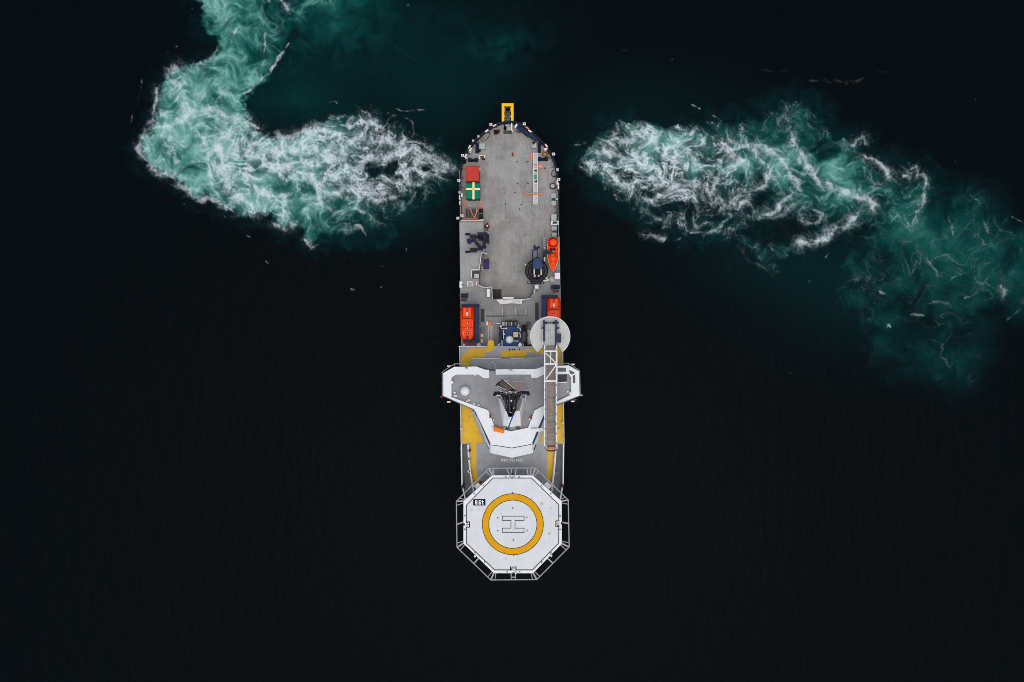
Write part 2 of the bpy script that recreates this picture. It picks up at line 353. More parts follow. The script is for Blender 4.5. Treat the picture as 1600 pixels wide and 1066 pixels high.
# bright strands: points, half width, strength
STRANDS = [
 ([(369,209),(350,211),(340,222),(340,237),(348,252),(350,271),(359,296),(372,307),(402,326)], 7, 1.0),
 ([(318,214),(320,224),(325,247),(327,267),(335,296),(350,318)], 2.6, .6),
 ([(387,226),(396,238),(410,249),(425,262),(444,260),(466,267),(489,277),(497,297),(500,318)], 7, 1.0),
 ([(380,268),(392,278),(399,288),(406,299),(421,307),(440,305),(442,327),(441,345)], 5, .85),
 ([(375,222),(387,226),(410,222),(434,215),(462,209),(500,204),(530,206)], 5, .8),
 ([(396,246),(415,240),(440,241),(451,234),(475,232),(496,236),(524,245),(537,237),(552,221),(572,206)], 8, .95),
 ([(540,275),(560,262),(575,249),(599,245),(620,247),(629,237),(624,226),(599,221),(583,227)], 6, .8),
 ([(614,272),(628,268),(642,264),(656,252),(667,239),(678,250),(689,256),(700,262),(712,265)], 4.5, .8),
 ([(651,262),(660,254),(676,254),(687,262),(682,272),(668,275),(655,271),(651,262)], 4, .6),
 ([(252,212),(262,200),(275,189),(290,181),(307,177),(324,168),(350,177),(369,187),(389,189),(406,198)], 4.5, .8),
 ([(247,139),(243,165),(238,187),(234,204),(222,216),(217,230),(224,244),(238,262),(248,272),(262,273),(275,283),(290,293),(300,308),(310,312),(322,307),(350,322),(366,333)], 4, .68),
 ([(278,103),(265,112),(262,125),(275,128),(285,140)], 6, .6),
 ([(300,101),(318,98),(330,89),(340,76)], 3, .5),
 ([(451,66),(446,76),(440,86),(430,101),(421,114),(412,120),(404,127),(396,137),(387,144),(365,150)], 1.8, 1.0),
 ([(404,28),(410,34),(414,50),(414,71),(411,88),(410,105),(411,119)], 1.3, .65),
 ([(337,129),(341,138),(345,148),(338,160),(333,170)], 2.0, .55),
 ([(374,43),(368,50),(364,60)], 1.6, .8), ([(358,53),(361,68)], 2.0, .8),
 ([(438,-4),(445,8),(449,15)], 2.6, .9), ([(418,-2),(424,5)], 2, .7),
 ([(345,2),(355,10),(362,25)], 1.5, .4),
 ([(444,260),(455,275),(440,290),(430,280)], 3, .3),
 ([(500,300),(520,305),(545,292),(570,300),(590,312),(620,310)], 5, .6),
 ([(497,297),(512,275),(530,282),(545,300)], 6, .7),
 ([(530,255),(545,265),(555,285),(575,295),(600,302)], 6, .7),
 ([(585,290),(605,282),(630,285),(655,290)], 3.5, .5),
 ([(505,320),(530,335),(560,325),(580,340)], 3, .45),
 ([(425,352),(444,356),(462,352)], 4, .6), ([(474,372),(486,384),(498,381)], 3, .6),
 ([(555,352),(567,358),(571,370)], 1.8, .9),
 ([(618,170),(625,174),(645,174),(668,172)], 1.4, .55), ([(632,182),(645,190),(648,205),(645,214)], 1.6, .55),
 ([(512,160),(522,157),(527,160)], 1.6, .8),
 # starboard wash
 ([(1234,205),(1242,222),(1249,237),(1260,262),(1275,275),(1288,299)], 4.6, .95),
 ([(1292,285),(1300,293),(1312,300),(1328,304),(1345,308),(1358,312),(1364,320),(1362,330)], 4.4, .9),
 ([(1350,244),(1362,250),(1376,256),(1384,266),(1390,280)], 4, .8),
 ([(1327,234),(1337,218),(1350,214),(1352,226)], 3.6, .8),
 ([(1215,240),(1222,250),(1234,269),(1245,284),(1246,296),(1234,309),(1215,326),(1190,338)], 4, .75),
 ([(1178,232),(1184,242),(1196,256),(1202,268),(1194,289),(1176,297),(1164,314),(1155,330)], 4.5, .85),
 ([(1140,236),(1155,228),(1187,226),(1205,236),(1215,245)], 3.5, .75),
 ([(1128,222),(1140,236),(1148,250),(1160,252)], 6, .9),
 ([(1185,344),(1200,340),(1215,337),(1232,328),(1242,318)], 4, .6),
 ([(1244,376),(1256,382),(1268,382),(1283,371),(1300,363),(1319,355),(1335,340),(1343,328)], 4.4, .85),
 ([(1410,277),(1420,272),(1421,262),(1431,262),(1434,274),(1446,276),(1449,290),(1442,302),(1444,319),(1432,333),(1427,351)], 3, .75),
 ([(1481,336),(1486,351),(1489,368)], 2.0, .65),
 ([(1515,304),(1524,309),(1532,317),(1536,334),(1540,350),(1542,370)], 2.2, .6),
 ([(1369,252),(1352,262),(1350,278),(1360,288),(1378,288),(1388,276)], 1.6, .4),
 ([(1400,372),(1382,365),(1378,350),(1390,338),(1403,345),(1404,358)], 1.4, .35),
 ([(1266,325),(1250,330),(1248,340),(1262,350),(1280,345),(1285,335),(1266,325)], 3, .45),
 ([(1445,405),(1443,390),(1452,380),(1470,384)], 1.2, .3), ([(1300,356),(1340,372),(1378,366),(1410,374)], 1.6, .3),
 ([(1530,445),(1528,425),(1535,413),(1552,412)], 1.5, .35), ([(1445,400),(1458,420),(1468,438),(1480,441),(1500,430)], 1.5, .4),
 ([(1545,468),(1562,453),(1572,440)], 2, .3), ([(1570,505),(1588,490),(1600,470)], 1.6, .4),
 ([(1505,467),(1516,462),(1528,456)], 1.7, .95), ([(1372,457),(1383,460)], 1.4, .7), ([(1385,511),(1388,507),(1392,510)], 1.3, .8),
 ([(1420,493),(1432,492),(1444,492)], 2, .4), ([(1450,474),(1462,472),(1484,474),(1486,486)], 1.8, .4),
 ([(1562,448),(1570,454),(1566,462)], 3, .5), ([(1580,338),(1590,344),(1596,348)], 1.6, .7),
 ([(1080,165),(1086,166),(1094,170)], 1.5, .9), ([(1112,180),(1120,184),(1127,190)], 2.0, .95),
 ([(898,227),(908,225)], 1.4, .8), ([(1288,322),(1297,312)], 1.3, .5), ([(1289,402),(1300,390)], 1.8, .8),
 ([(1005,368),(1020,366),(1040,372)], 3.4, .6), ([(1056,376),(1064,371)], 1.4, .6), ([(1078,365),(1100,362),(1118,360),(1130,352)], 2, .6),
 ([(1150,385),(1162,395),(1168,405),(1180,415),(1195,420),(1210,430)], 3, .35),
 ([(1010,308),(1018,314),(1030,308),(1048,296),(1060,300)], 3.6, .7), ([(950,258),(962,280),(972,290),(990,286),(1005,270)], 4, .7),
 ([(905,258),(915,250),(925,256),(920,268),(907,262)], 2.5, .6),
 ([(960,215),(985,222),(1005,205),(1025,225),(1040,245)], 5, .75), ([(930,240),(955,240),(985,250),(1010,240)], 5, .7),
 ([(1020,290),(1050,295),(1080,290),(1110,295),(1125,275)], 5, .75), ([(1125,312),(1140,322),(1150,308)], 4, .6),
 ([(1095,310),(1110,320),(1120,314)], 4, .6), ([(1045,215),(1070,232),(1085,250),(1100,270)], 5, .6),
 ([(548,452),(556,454)], 1.4, 0.6), ([(448,489),(450,491)], 1.1, 0.5), ([(596,449),(598,451)], 1.2, 0.6), ([(513,549),(515,550)], 1, 0.4), ([(597,554),(599,555)], 1, 0.4), ([(652,559),(654,561)], 1, 0.4), ([(667,489),(669,491)], 1, 0.35), ([(584,412),(590,414)], 1.3, 0.5), ([(594,415),(598,417)], 1.2, 0.4), ([(536,403),(541,405)], 1.3, 0.5), ([(636,388),(637,397)], 1.1, 0.45), ([(414,407),(422,412)], 1.4, 0.7), ([(385,367),(392,371)], 1.2, 0.6), ([(368,352),(376,357)], 1.2, 0.6), ([(337,327),(344,338)], 1.3, 0.6), ([(345,330),(352,340)], 1.2, 0.5), ([(222,120),(219,138)], 1.3, 0.45), ([(217,146),(214,160)], 1.3, 0.45), ([(207,178),(205,190)], 1.4, 0.4), ([(275,72),(277,74)], 1.3, 0.5), ([(262,82),(263,84)], 1.1, 0.4), ([(1186,475),(1184,482)], 1.2, 0.4), ([(1266,438),(1264,446)], 1.2, 0.4), ([(1232,583),(1234,584)], 1.1, 0.4), ([(1524,155),(1526,157)], 1.3, 0.7), ([(636,6),(638,9)], 1.6, 0.8), ([(628,78),(630,79)], 1.2, 0.6), ([(475,64),(476,68)], 1.2, 0.5), ([(1050,92),(1052,93)], 1.2, 0.4), ([(1420,255),(1422,257)], 1.2, 0.4), ([(1490,250),(1500,262)], 1.6, 0.4), ([(1535,275),(1540,282)], 1.4, 0.3), ([(1321,585),(1322,586)], 1, 0.4), ([(1482,634),(1484,636)], 1, 0.3),
 # faint old wisps on the open water
 ([(880,108),(905,98),(930,92),(965,80),(995,72)], 1.6, .26), ([(1155,108),(1185,106),(1215,112),(1240,108)], 2, .25),
 ([(1265,126),(1290,127),(1320,126),(1335,132),(1352,124)], 2.4, .32), ([(1362,108),(1384,110),(1400,122),(1412,132),(1450,130)], 1.8, .24),
 ([(1490,165),(1500,180),(1515,165),(1525,156)], 1.4, .2), ([(480,95),(510,102),(530,88),(560,70),(600,55),(612,36)], 1.4, .24),
 ([(600,60),(625,80),(645,95),(665,98)], 1.3, .26), ([(575,82),(595,102),(605,125),(610,145),(625,155)], 1.4, .2), ([(685,120),(692,142),(705,155),(715,175)], 1.6, .18),
]
# clear holes the strands wind around: cx, cy, rx, ry, strength
HOLES = [(583,263,15,11,1.0),(614,264,11,8,1.0),(668,262,9,5,.8),(395,87,15,16,.9),(461,295,26,13,.45),(975,274,14,7,.9),(1003,278,10,6,.7),(1185,310,12,10,.7),
 (1265,215,18,16,.55),(1290,235,20,14,.7),(1195,365,34,22,1.0),(1235,352,20,12,.9),(1262,352,22,8,.5),(1015,300,10,7,.8),(1035,330,22,10,.6),(1090,325,20,12,.7),(1120,335,14,10,.7),(985,235,22,7,.35),(1090,240,26,12,.35),(1110,275,14,10,.6),(1160,282,16,12,.45),(1465,330,20,30,.6),(1480,290,26,16,.6),(1365,345,22,14,.4),(436,180,34,20,.8),(430,150,20,20,.5),(270,175,5,14,.5),(1440,515,40,16,.6),(1500,530,26,14,.5),(1545,490,20,10,.7)]

def fields(X, Y):
    X = X.astype(np.float32); Y = Y.astype(np.float32)
    # folded coordinates: the wash stirs its own pattern
    x, y = X.copy(), Y.copy()
    for wl, amp, n, sd in ((80, 5.0, 4, 1), (34, 1.7, 3, 5), (13, .55, 2, 9)):
        for k in range(n):
            cx, cy = curl(x, y, wl, 2, sd)
            x = x + amp * cx / n * 1.2; y = y + amp * cy / n * 1.2
        if wl == 80: ux, uy = x, y
    wx, wy = x, y
    big = fbm(wx, wy, 60, 4, 41)
    mid = fbm(wx, wy, 26, 4, 43)
    n1 = fbm(X, Y, 34, 3, 101); n2 = fbm(X, Y, 13, 3, 103)
    bill = 9 * np.abs(n1) * 2 + 5 * np.abs(n2) * 2 - 7             # rounded lobes along the rims
    ex = X + 8 * fbm(X, Y, 46, 4, 21); ey = Y + 8 * fbm(X, Y, 46, 4, 31)
    # --- port wash
    dl = poly_sd(ex, ey, L_MAIN) + bill
    rim = sstep(-4, 9, dl)
    west = 1 - sstep(400, 640, X + 60 * big)                     # brightest milky water lies far from the hull
    TL = 0.33 + 0.33 * west + 0.36 * big + 0.36 * mid - .14 * sstep(345, 440, X) * (1 - sstep(110, 210, Y)) - .09 * (1 - sstep(40, 150, Y))
    TL -= 0.20 * (1 - sstep(20, 170, Y)) * sstep(330, 460, X) - .08 * (1 - sstep(0, 110, Y)) * (1 - sstep(330, 440, X))
    TL *= 1 - 0.8 * sstep(500, 660, X + 40 * big)
    TL *= 1 - 0.55 * sstep(320, 380, Y - 16 * mid) * sstep(440, 540, X)
    TL = rim * np.clip(TL, .05, 1) * (1 - .55 * sstep(425, 470, X + 20 * mid) * (1 - sstep(150, 200, Y)))
    TL = np.maximum(TL, 0.30 * blob(X + 30 * mid, Y + 30 * big, 505, -10, 90, 80) * (1 + mid) + 0.075 * blob(X + 40 * big, Y + 30 * mid, 600, 50, 220, 110) * (1 + .8 * mid) + 0.15 * blob(X + 25 * mid, Y, 450, 160, 90, 50) + .075 * blob(X + 30 * big, Y, 690, 150, 110, 90) + .10 * blob(X, Y + 20 * big, 790, 70, 50, 26) * (1 + 2 * mid) + 0.10 * blob(X + 20 * mid, Y, 600, 335, 90, 40))
    # --- starboard wash
    dr = poly_sd(ex, ey, R_MAIN) + bill; rr = sstep(-5, 12, dr)
    dt = poly_sd(ex + 16 * mid, ey + 16 * big, R_TAIL) + bill; rt = sstep(-30, 40, dt)
    core = blob(X, Y, 1010, 240, 90, 38) + blob(X, Y, 1130, 245, 90, 40, .1) + 0.8 * blob(X, Y, 1260, 262, 80, 50, .3) + .75 * blob(X, Y, 1330, 285, 70, 36, .2)
    TR = rr * np.clip(0.15 + 0.30 * core + 0.40 * big * (.5 + core) + 0.30 * mid * (.4 + core), 0.05, 1)
    TT = rt * np.clip(0.15 + 0.14 * big + 0.16 * mid + 0.17 * blob(X, Y, 1490, 395, 110, 55, .35) + .20 * blob(X, Y, 1420, 335, 70, 45, .4) + .09 * blob(X, Y, 1490, 560, 60, 50), 0.03, 1) * (1 - 0.3 * sstep(440, 560, Y))
    T = np.maximum(np.maximum(TL, TR), TT)
    T = np.maximum(T, 0.09 * blob(X, Y, 1350, 450, 140, 90) + 0.05 * blob(X, Y, 1000, 180, 160, 80) + .06 * blob(X, Y, 1200, 400, 120, 60))
    T = np.maximum(T, (.05 + .08 * sstep(400, 560, X)) * sstep(-30, 4, dl + 14 * mid) * (1 + mid)); T = np.maximum(T, .085 * sstep(-40, 4, dr + 16 * mid) * (1 + mid))
    hole = np.zeros_like(X)
    for (cx, cy, rx, ry, st) in HOLES:
        hole = np.maximum(hole, st * sstep(0.2, 0.8, blob(ex + 6 * n2, ey + 6 * n1, cx, cy, rx * 1.3, ry * 1.3)))
    T = T * (1 - 0.75 * hole * (1 - .6 * west))
    # --- white foam: a cascade of ridges, thick where several cross
    def ridge(qx, qy, wl, sd, k, octs=2):
        return np.clip(1 - np.abs(fbm(qx, qy, wl, octs, sd)) * k, 0, 1)
    hx, hy = wx * .55 + X * .45, wy * .55 + Y * .45
    r1 = ridge(wx, wy, 46, 51, 2.5, 3); r2 = ridge(wx, wy, 22, 53, 2.7, 3); r3 = ridge(hx, hy, 11, 55, 2.9, 2); r4 = ridge(hx, hy, 5.2, 57, 2.6, 2)
    r3b = ridge(hx + 40, hy, 8, 59, 3.4, 2)
    fine = np.maximum(r3 ** 2, .85 * r3b ** 2) * (.35 + .65 * r4) + .35 * r4 ** 2 * r2
    vx = ux + 6 * fbm(ux, uy, 24, 3, 261) + 1.5 * fbm(X, Y, 7, 2, 265); vy = uy + 6 * fbm(ux, uy, 24, 3, 271) + 1.5 * fbm(X, Y, 7, 2, 275)
    b1 = ridge(vx * .8, vy, 42, 251, 2.7, 3) ** 2; b2 = ridge(vx * .8, vy, 20, 253, 2.9, 3) ** 2; lx = .4 * vx + .6 * X + 1.6 * fbm(X, Y, 8, 2, 281); ly = .4 * vy + .6 * Y + 1.6 * fbm(X, Y, 8, 2, 283)
    b3 = ridge(.5 * vx + .5 * lx, .5 * vy + .5 * ly, 9.5, 255, 2.9, 2) ** 2
    lace = np.maximum(ridge(lx, ly, 5.5, 257, 3.0, 2) ** 2, .85 * ridge(lx, ly, 9, 259, 3.2, 2) ** 2)
    band = .06 + 1.2 * b1 * (.30 + b2) + .75 * b2 * (.25 + b3) + .25 * b3 * b1
    cas = band ** 1.15 * (.28 + 1.4 * lace)
    fine = .55 * fine + .45 * lace
    cell = np.maximum(ridge(wx, wy, 50, 141, 7.5, 1) ** 2, .8 * ridge(wx + 90, wy, 30, 143, 8.5, 1) ** 2) * (.35 + .65 * r4) * (.25 + 1.5 * np.clip(fbm(X, Y, 60, 2, 145) + .30, 0, 1))
    DL = 0.17 + 0.75 * blob(X, Y, 510, 248, 110, 42) + .42 * blob(X, Y, 385, 255, 55, 65) + .30 * blob(X, Y, 270, 190, 50, 60) + .2 * blob(X, Y, 420, 330, 60, 30)
    DL = rim * DL
    DL = np.maximum(DL, 0.85 * sstep(-10, 30, poly_sd(ex, ey, [(430,214),(500,185),(560,166),(620,182),(660,210),(700,240),(718,262),(700,280),(650,300),(620,315),(560,330),(490,300)]) + bill))
    DL *= 1 - .65 * (1 - sstep(60, 190, Y)) * sstep(300, 380, X)
    DL *= 1 - .45 * sstep(315, 370, Y) * sstep(450, 530, X)
    DR = rr * (0.11 + 1.05 * blob(X, Y, 1000, 250, 92, 52) + 0.50 * blob(X, Y, 1090, 275, 80, 75))
    DT = rt * 0.05 * (1 - .5 * sstep(440, 540, Y))
    D = np.maximum(np.maximum(DL, DR), DT) * (1 - .94 * hole)
    Wst = np.zeros_like(X)
    sx = X + 8 * fbm(X, Y, 26, 4, 61) + 1.5 * fbm(X, Y, 6, 2, 67); sy = Y + 8 * fbm(X, Y, 26, 4, 71) + 1.5 * fbm(X, Y, 6, 2, 77)
    brk = np.clip(.55 + 2.2 * fbm(X, Y, 16, 3, 111), 0, 1.3)
    for pts, wd, st in STRANDS:
        xs = [p[0] for p in pts]; ys = [p[1] for p in pts]; m = wd * 4 + 14
        sel = (X > min(xs) - m) & (X < max(xs) + m) & (Y > min(ys) - m) & (Y < max(ys) + m)
        if not sel.any():
            continue
        thin = wd < 2.3; old = st < .4
        if len(pts) == 2 and not old: st = st * .7
        if xs[0] > 1440 and thin and not old: st = st * .62
        if old: st = st * .5
        q = .55 if (thin and not old) else 1.0
        d, t = seg_dist(sx[sel] * q + X[sel] * (1 - q), sy[sel] * q + Y[sel] * (1 - q), pts)
        taper = 0.3 + 0.7 * np.sqrt(np.clip(4 * t * (1 - t), 0, 1)); b = brk[sel]
        p = np.exp(-(d / (wd * taper * (.45 + .7 * b))) ** 2)
        halo = np.exp(-(d / (wd * 2.4)) ** 2)
        f_ = fine[sel]
        if thin: v = st * p * (.25 + .75 * b) * (.35 + 1.2 * f_) * (1.0 if not old else .8)
        else: v = st * (p * (.35 + .6 * b) * (.50 + 1.15 * f_) + halo * .5 * (.25 + f_) * (.2 + .8 * r2[sel]))
        Wst[sel] = np.maximum(Wst[sel], v)
    dens = 1.05 * D * cas + 1.0 * Wst * (1 - .8 * hole) + .05 * D * (1 + 1.5 * mid)  + .36 * cell * np.clip(rim * .8 + rr + rt * 1.0, 0, 1) * (.35 + .65 * np.clip(T * 2.2, 0, 1))
    T = T + .17 * np.clip(band - .35, -.3, 1) * np.clip(rim + rr, 0, 1) * np.clip(T * 3, 0, 1) + .12 * np.clip(Wst, 0, 1) * np.clip(rim + rr, 0, 1)
    W = 1 - np.exp(-1.2 * dens)
    W = np.clip((W - .03) * 1.04, 0, 1)
    fl = sstep(0.58, .8, perlin(wx / 6, wy / 3.0, 81)) * (r4 > .4)
    near = np.clip(np.exp(-((dl + 12) / 12) ** 2) * (X < 560) * sstep(.0, .3, fbm(X, Y, 60, 2, 155) + .1) + .8 * np.exp(-((dr + 8) / 9) ** 2), 0, 1)
    W = np.maximum(W, fl * near * .35)
    return np.clip(T, 0, 1), np.clip(W, 0, 1)
# ------------------------------------------------------------------ the ship
ZM, ZB, ZF, ZD, ZE, ZR, ZH = 6.0, 8.5, 11.0, 13.0, 15.0, 21.0, 19.5
ship = thing('supply_ship', 'long grey decked ship with navy stern, white bridge and octagonal helicopter deck', 'ship', (0, 0, 0))
STERN_R = [(800, 188.6), (809.8, 190.5), (821, 197), (833, 206), (845, 217.5), (854, 227), (861.9, 238), (867.5, 251), (871.2, 266), (873.4, 283), (874, 300)]
STERN_L = [(793, 188.6), (780, 190.5), (767.5, 196.3), (754, 206), (740.8, 218.8), (731, 230), (724, 242), (719.8, 255), (717.6, 268), (717.2, 284), (717.4, 300)]
SR = PP(STERN_R, 7.2); SL = PP(STERN_L, 7.2)
def XR(Y): return 9.60 - 0.12 - 0.015 * Y
def XL(Y): return -9.70 - 0.12 - 0.015 * Y
def side(f, ys): return [(f(y), y) for y in ys]
BOWR = PP([(881.6, 700), (880.8, 756), (876, 783), (864, 815), (846, 846), (824, 870), (802, 884)], 12.5)
BOWL = PP([(719.8, 700), (721, 759), (726.7, 784), (738, 815), (756, 846), (779, 870)], 12.5)
Y446, Y541 = W(0, 446, ZB)[1], W(0, 541, ZD)[1]
HULLR = SR + side(XR, [20, 10, 0, -10]) + BOWR
HULLL = SL + side(XL, [20, 10, 0, -10]) + BOWL
HULL = HULLR + HULLL[::-1]
def clip_y(poly, ymax):
    """the part of a closed outline forward of ymax (towards the bow, y < ymax)"""
    out = []
    for i in range(len(poly)):
        a, b = poly[i], poly[(i + 1) % len(poly)]
        if a[1] <= ymax: out.append(a)
        if (a[1] <= ymax) != (b[1] <= ymax):
            t = (ymax - a[1]) / (b[1] - a[1]); out.append((a[0] + t * (b[0] - a[0]), ymax))
    return out
def inset(poly, d):
    """pull an outline towards its centre line by d metres"""
    n = len(poly); A = sum(poly[i][0] * poly[(i + 1) % n][1] - poly[(i + 1) % n][0] * poly[i][1] for i in range(n)); sg = 1 if A > 0 else -1; out = []
    for i in range(n):
        p0, p1, p2 = Vector(poly[i - 1]), Vector(poly[i]), Vector(poly[(i + 1) % n])
        e1, e2 = (p1 - p0), (p2 - p1)
        if e1.length < 1e-6 or e2.length < 1e-6: out.append(tuple(p1)); continue
        e1.normalize(); e2.normalize(); n1 = Vector((-e1.y, e1.x)) * sg; n2 = Vector((-e2.y, e2.x)) * sg; b = n1 + n2
        if b.length < 1e-6: b = n1
        b.normalize(); k = d / max(0.35, b.dot(n1)); out.append(tuple(p1 + b * k))
    return out
mb = MB(); low = inset(HULL, 0.5)
mb.frust([(x, y, -2.5) for x, y in low], [(x, y, 1.0) for x, y in HULL])
mb.prism(HULL, 1.0, ZM - 0.06, bottom=False); mb.build('hull', NAVY, ship)
MB().prism(inset(HULL, 0.02), ZM - 0.06, ZM).build('main_deck', DECK, ship)
# stern bulwark: a navy wall round the working deck
def wall(mb, line, th, z0, z1):
    inn = []
    for i, p in enumerate(line):
        a = Vector(line[max(0, i - 1)]); b = Vector(line[min(len(line) - 1, i + 1)]); d = (b - a).normalized(); inn.append((p[0] - d.y * th, p[1] + d.x * th))
    return mb.prism(list(line) + inn[::-1], z0, z1)
aft = [p for p in SL[::-1]]; full = [(XL(14), 14)] + [(XL(20), 20)] + aft + SR + [(XR(20), 20), (XR(14), 14)]
mb = MB(); wall(mb, full, -0.34, ZM, ZM + 1.15); mb.build('bulwark', BULW, ship)
# cap rail and stays inside the bulwark
mb = MB()
for i in range(2, len(full) - 2):
    a, b = Vector(full[i]), Vector(full[i + 1])
    nn = max(1, int((b - a).length / 1.1))
    for k in range(nn):
        p = a.lerp(b, (k + .5) / nn); d = (b - a).normalized(); n = Vector((d.y, -d.x))
        q = p + n * 0.30; r = p + n * 0.85
        mb = MB().bar((q.x, q.y, ZM + 1.0), (r.x, r.y, ZM + 0.04), 0.07); mb.build('bulwark_stay', BULW, ship)
# raised boat deck, U-shaped round the crane
inner = PP([(755.5, 346), (757, 396), (752.5, 397), (749.5, 421), (748, 446), (757, 450.5), (768.5, 449), (769.5, 467), (782, 469.5), (817, 469.5), (827, 467), (833, 458), (834, 446), (849, 440), (849, 371)], ZB)
y0, y1 = inner[0][1], inner[-1][1]
UB = [(XL(y0) + .02, y0)] + inner + [(XR(y1) - .02, y1), (XR(10) - .02, 10), (XR(Y541) - .02, Y541), (XL(Y541) + .02, Y541), (XL(10) + .02, 10)]
MB().prism(UB, ZM, ZB - 0.05).build('boat_deck_casing', MIDG, ship)
MB().prism(inset(UB, .015), ZB - 0.05, ZB).build('boat_deck', DECK2, ship)
plat = [(XL(y0) + .05, y0 - .05)] + PP([(755, 346.5), (756.5, 395.5), (752, 396.5), (749, 421), (748, 446)], ZB) + [(XL(W(0, 446, ZB)[1]) + .05, W(0, 446, ZB)[1])]
MB().prism(inset(plat, .03), ZB, ZB + 0.006).build('platform_coating', DECKL, ship)
mb = MB(); edge = [(x, y, ZB) for x, y in inner]
rail(mb, edge[1:4], 1.0, 1.4, .13); mb.build('guard_rail', RAILW, ship)
rail(MB(), edge[4:8], 1.0, 1.4, .10).build('guard_rail', RAILW, ship); rail(MB(), [edge[9], edge[10]], 1.0, 1.4, .14).build('guard_rail', RAILW, ship)
mb = MB(); a = W(720, 345, ZB); b = W(755, 345, ZB); rail(mb, [(XL(y0) + .4, y0 + .05, ZB), (inner[0][0], y0 + .05, ZB)], 0.9, 2, .12); mb.build('guard_rail', PINK, ship)
# pale edges along both sides of the working deck (rails standing on the bulwark)
mb = MB(); rail(mb, [(XR(y) - .2, y, ZM + 1.15) for y in (29, 24, 19, 14)], 0.7, 2.2, .07); mb.build('guard_rail', RAILG, ship)
mb = MB(); rail(mb, [(XL(y) + .2, y, ZM + 1.15) for y in (33, 29, 24)], 0.7, 2.2, .07); mb.build('guard_rail', RAILG, ship)
for f, s in ((XL, .12), (XR, -.12)):
    ys = [W(0, 446, ZB)[1], W(0, 541, ZB)[1]] if f is XL else [W(0, 371, ZB)[1], W(0, 541, ZB)[1]]
    rail(MB(), [(f(y) + s, y, ZB) for y in ys], 1.0, 1.6, .05).build('guard_rail', RAILG, ship)
# floodlights outside the stern bulwark and light bars along its cap
for px, py in ((767, 194.5), (819.3, 193.6), (722.8, 243), (865, 240.8), (717, 282.3), (873, 280.5), (715.5, 341), (722, 337)):
    x, y, _ = W(px, py, 7.8); mb = MB(); mb.box(x - .27, y - .22, x + .27, y + .22, 7.45, 7.9); mb.box(x - .05, y - .05, x + .05, y + .05, 6.4, 7.45)
    lamp = mb.build('floodlight', WHITE, ship); MB().box(x - .1, y - .12, x + .1, y + .1, 7.9, 7.93).build('lens', DARKG, lamp)
for px, py, ang, m in ((772.7, 196.2, 30, PINK), (823.9, 199.9, -35, SALMON), (733.4, 229.6, 58, PINK), (853.7, 227.6, -55, PINK), (760.6, 204.6, 32, WHITE), (828, 204.8, -33, WHITE), (727.6, 243.5, 62, WHITE), (718.3, 308, 90, WHITE), (718.6, 317, 90, WHITE), (721.6, 305, 90, WHITE), (870.8, 285, 90, WHITE), (735, 233.6, 60, WHITE), (852.7, 233, 20, WHITE), (872.5, 293, 90, WHITE)):
    x, y, _ = W(px, py, 7.5); a = math.radians(ang); dx, dy = math.cos(a) * .36, math.sin(a) * .36
    MB().bar((x - dx, y - dy, 7.42), (x + dx, y + dy, 7.42), .27, .2).build('light_bar', m, ship)
for px, py, s in ((718.3, 301, .22), (718.8, 311, .2), (871.6, 288, .25), (869.7, 311.4, .2), (871, 265.5, .26), (728.8, 247, .2), (739.3, 220.3, .2), (747.5, 213.5, .2)):
    x, y, _ = W(px, py, 7.3); MB().box(x - s, y - s, x + s, y + s, 7.15, 7.5).build('mooring_roller', LIGHTG, ship)

# forecastle block and upper deck
Fb = clip_y(HULL, Y541)
MB().prism(Fb, ZM, ZF - .05).build('forecastle', WHITE, ship)
MB().prism(inset(Fb, .02), ZF - .05, ZF).build('side_deck', DECKD, ship)
Dl = PP(R4([(300, 852)]) + R5([(222, 60), (240, 250), (279, 480), (420, 640)]), ZD); Dr = PP(R4([(1118, 852)]) + R5([(1200, 60), (1184, 250), (1158, 470), (1010, 640)]), ZD)
Y693 = W(0, 693.5, ZD)[1]
Dpoly = [(XL(Y541), Y541), (XL(-10), -10), (XL(Y693), Y693)] + Dl + Dr[::-1] + [(XR(Y693), Y693), (XR(-10), -10), (XR(Y541), Y541)]
Dpoly = inset(Dpoly, .03)
MB().prism(Dpoly, ZF, ZD - .05).build('upper_house', WHITE, ship)
MB().prism(inset(Dpoly, .02), ZD - .05, ZD).build('upper_deck', DECK3, ship)
# white bulwarks
mb = MB()
fl = [p for p in [(XL(Y693 + .2), Y693 + .2)] + BOWL]; fr = [(XR(Y693 + .2), Y693 + .2)] + BOWR[:-1]
wall(mb, fl, .22, ZF, ZF + 1.5); mb.build('bow_bulwark', WHITE, ship)
mb = MB(); wall(mb, fr, -.22, ZF, ZF + 1.5); mb.build('bow_bulwark', WHITE, ship)
mb = MB(); wall(mb, Dl, .30, ZD, ZD + .9); mb.build('inner_bulwark', RAILW, ship); mb = MB(); wall(mb, Dr, -.30, ZD, ZD + .9); mb.build('inner_bulwark', RAILW, ship)
for f, s in ((XL, 1), (XR, -1)):
    mb = MB(); ys = [Y541, -6, -12, Y693 + .3]; rail(mb, [(f(y) + s * .14, y, ZD) for y in ys], 1.05, 1.5, .11)
    mb.box(f(-4.2) + s * .02, -1.5, f(-4.2) + s * .13, Y541 - .3, ZD, ZD + .8); mb.build('guard_rail', RAILW, ship)
mb = MB(); rail(mb, [W(717.6, 541.5, ZD), W(760, 541.5, ZD)], 1.0, 1.5, .12); mb.build('guard_rail', RAILW, ship)
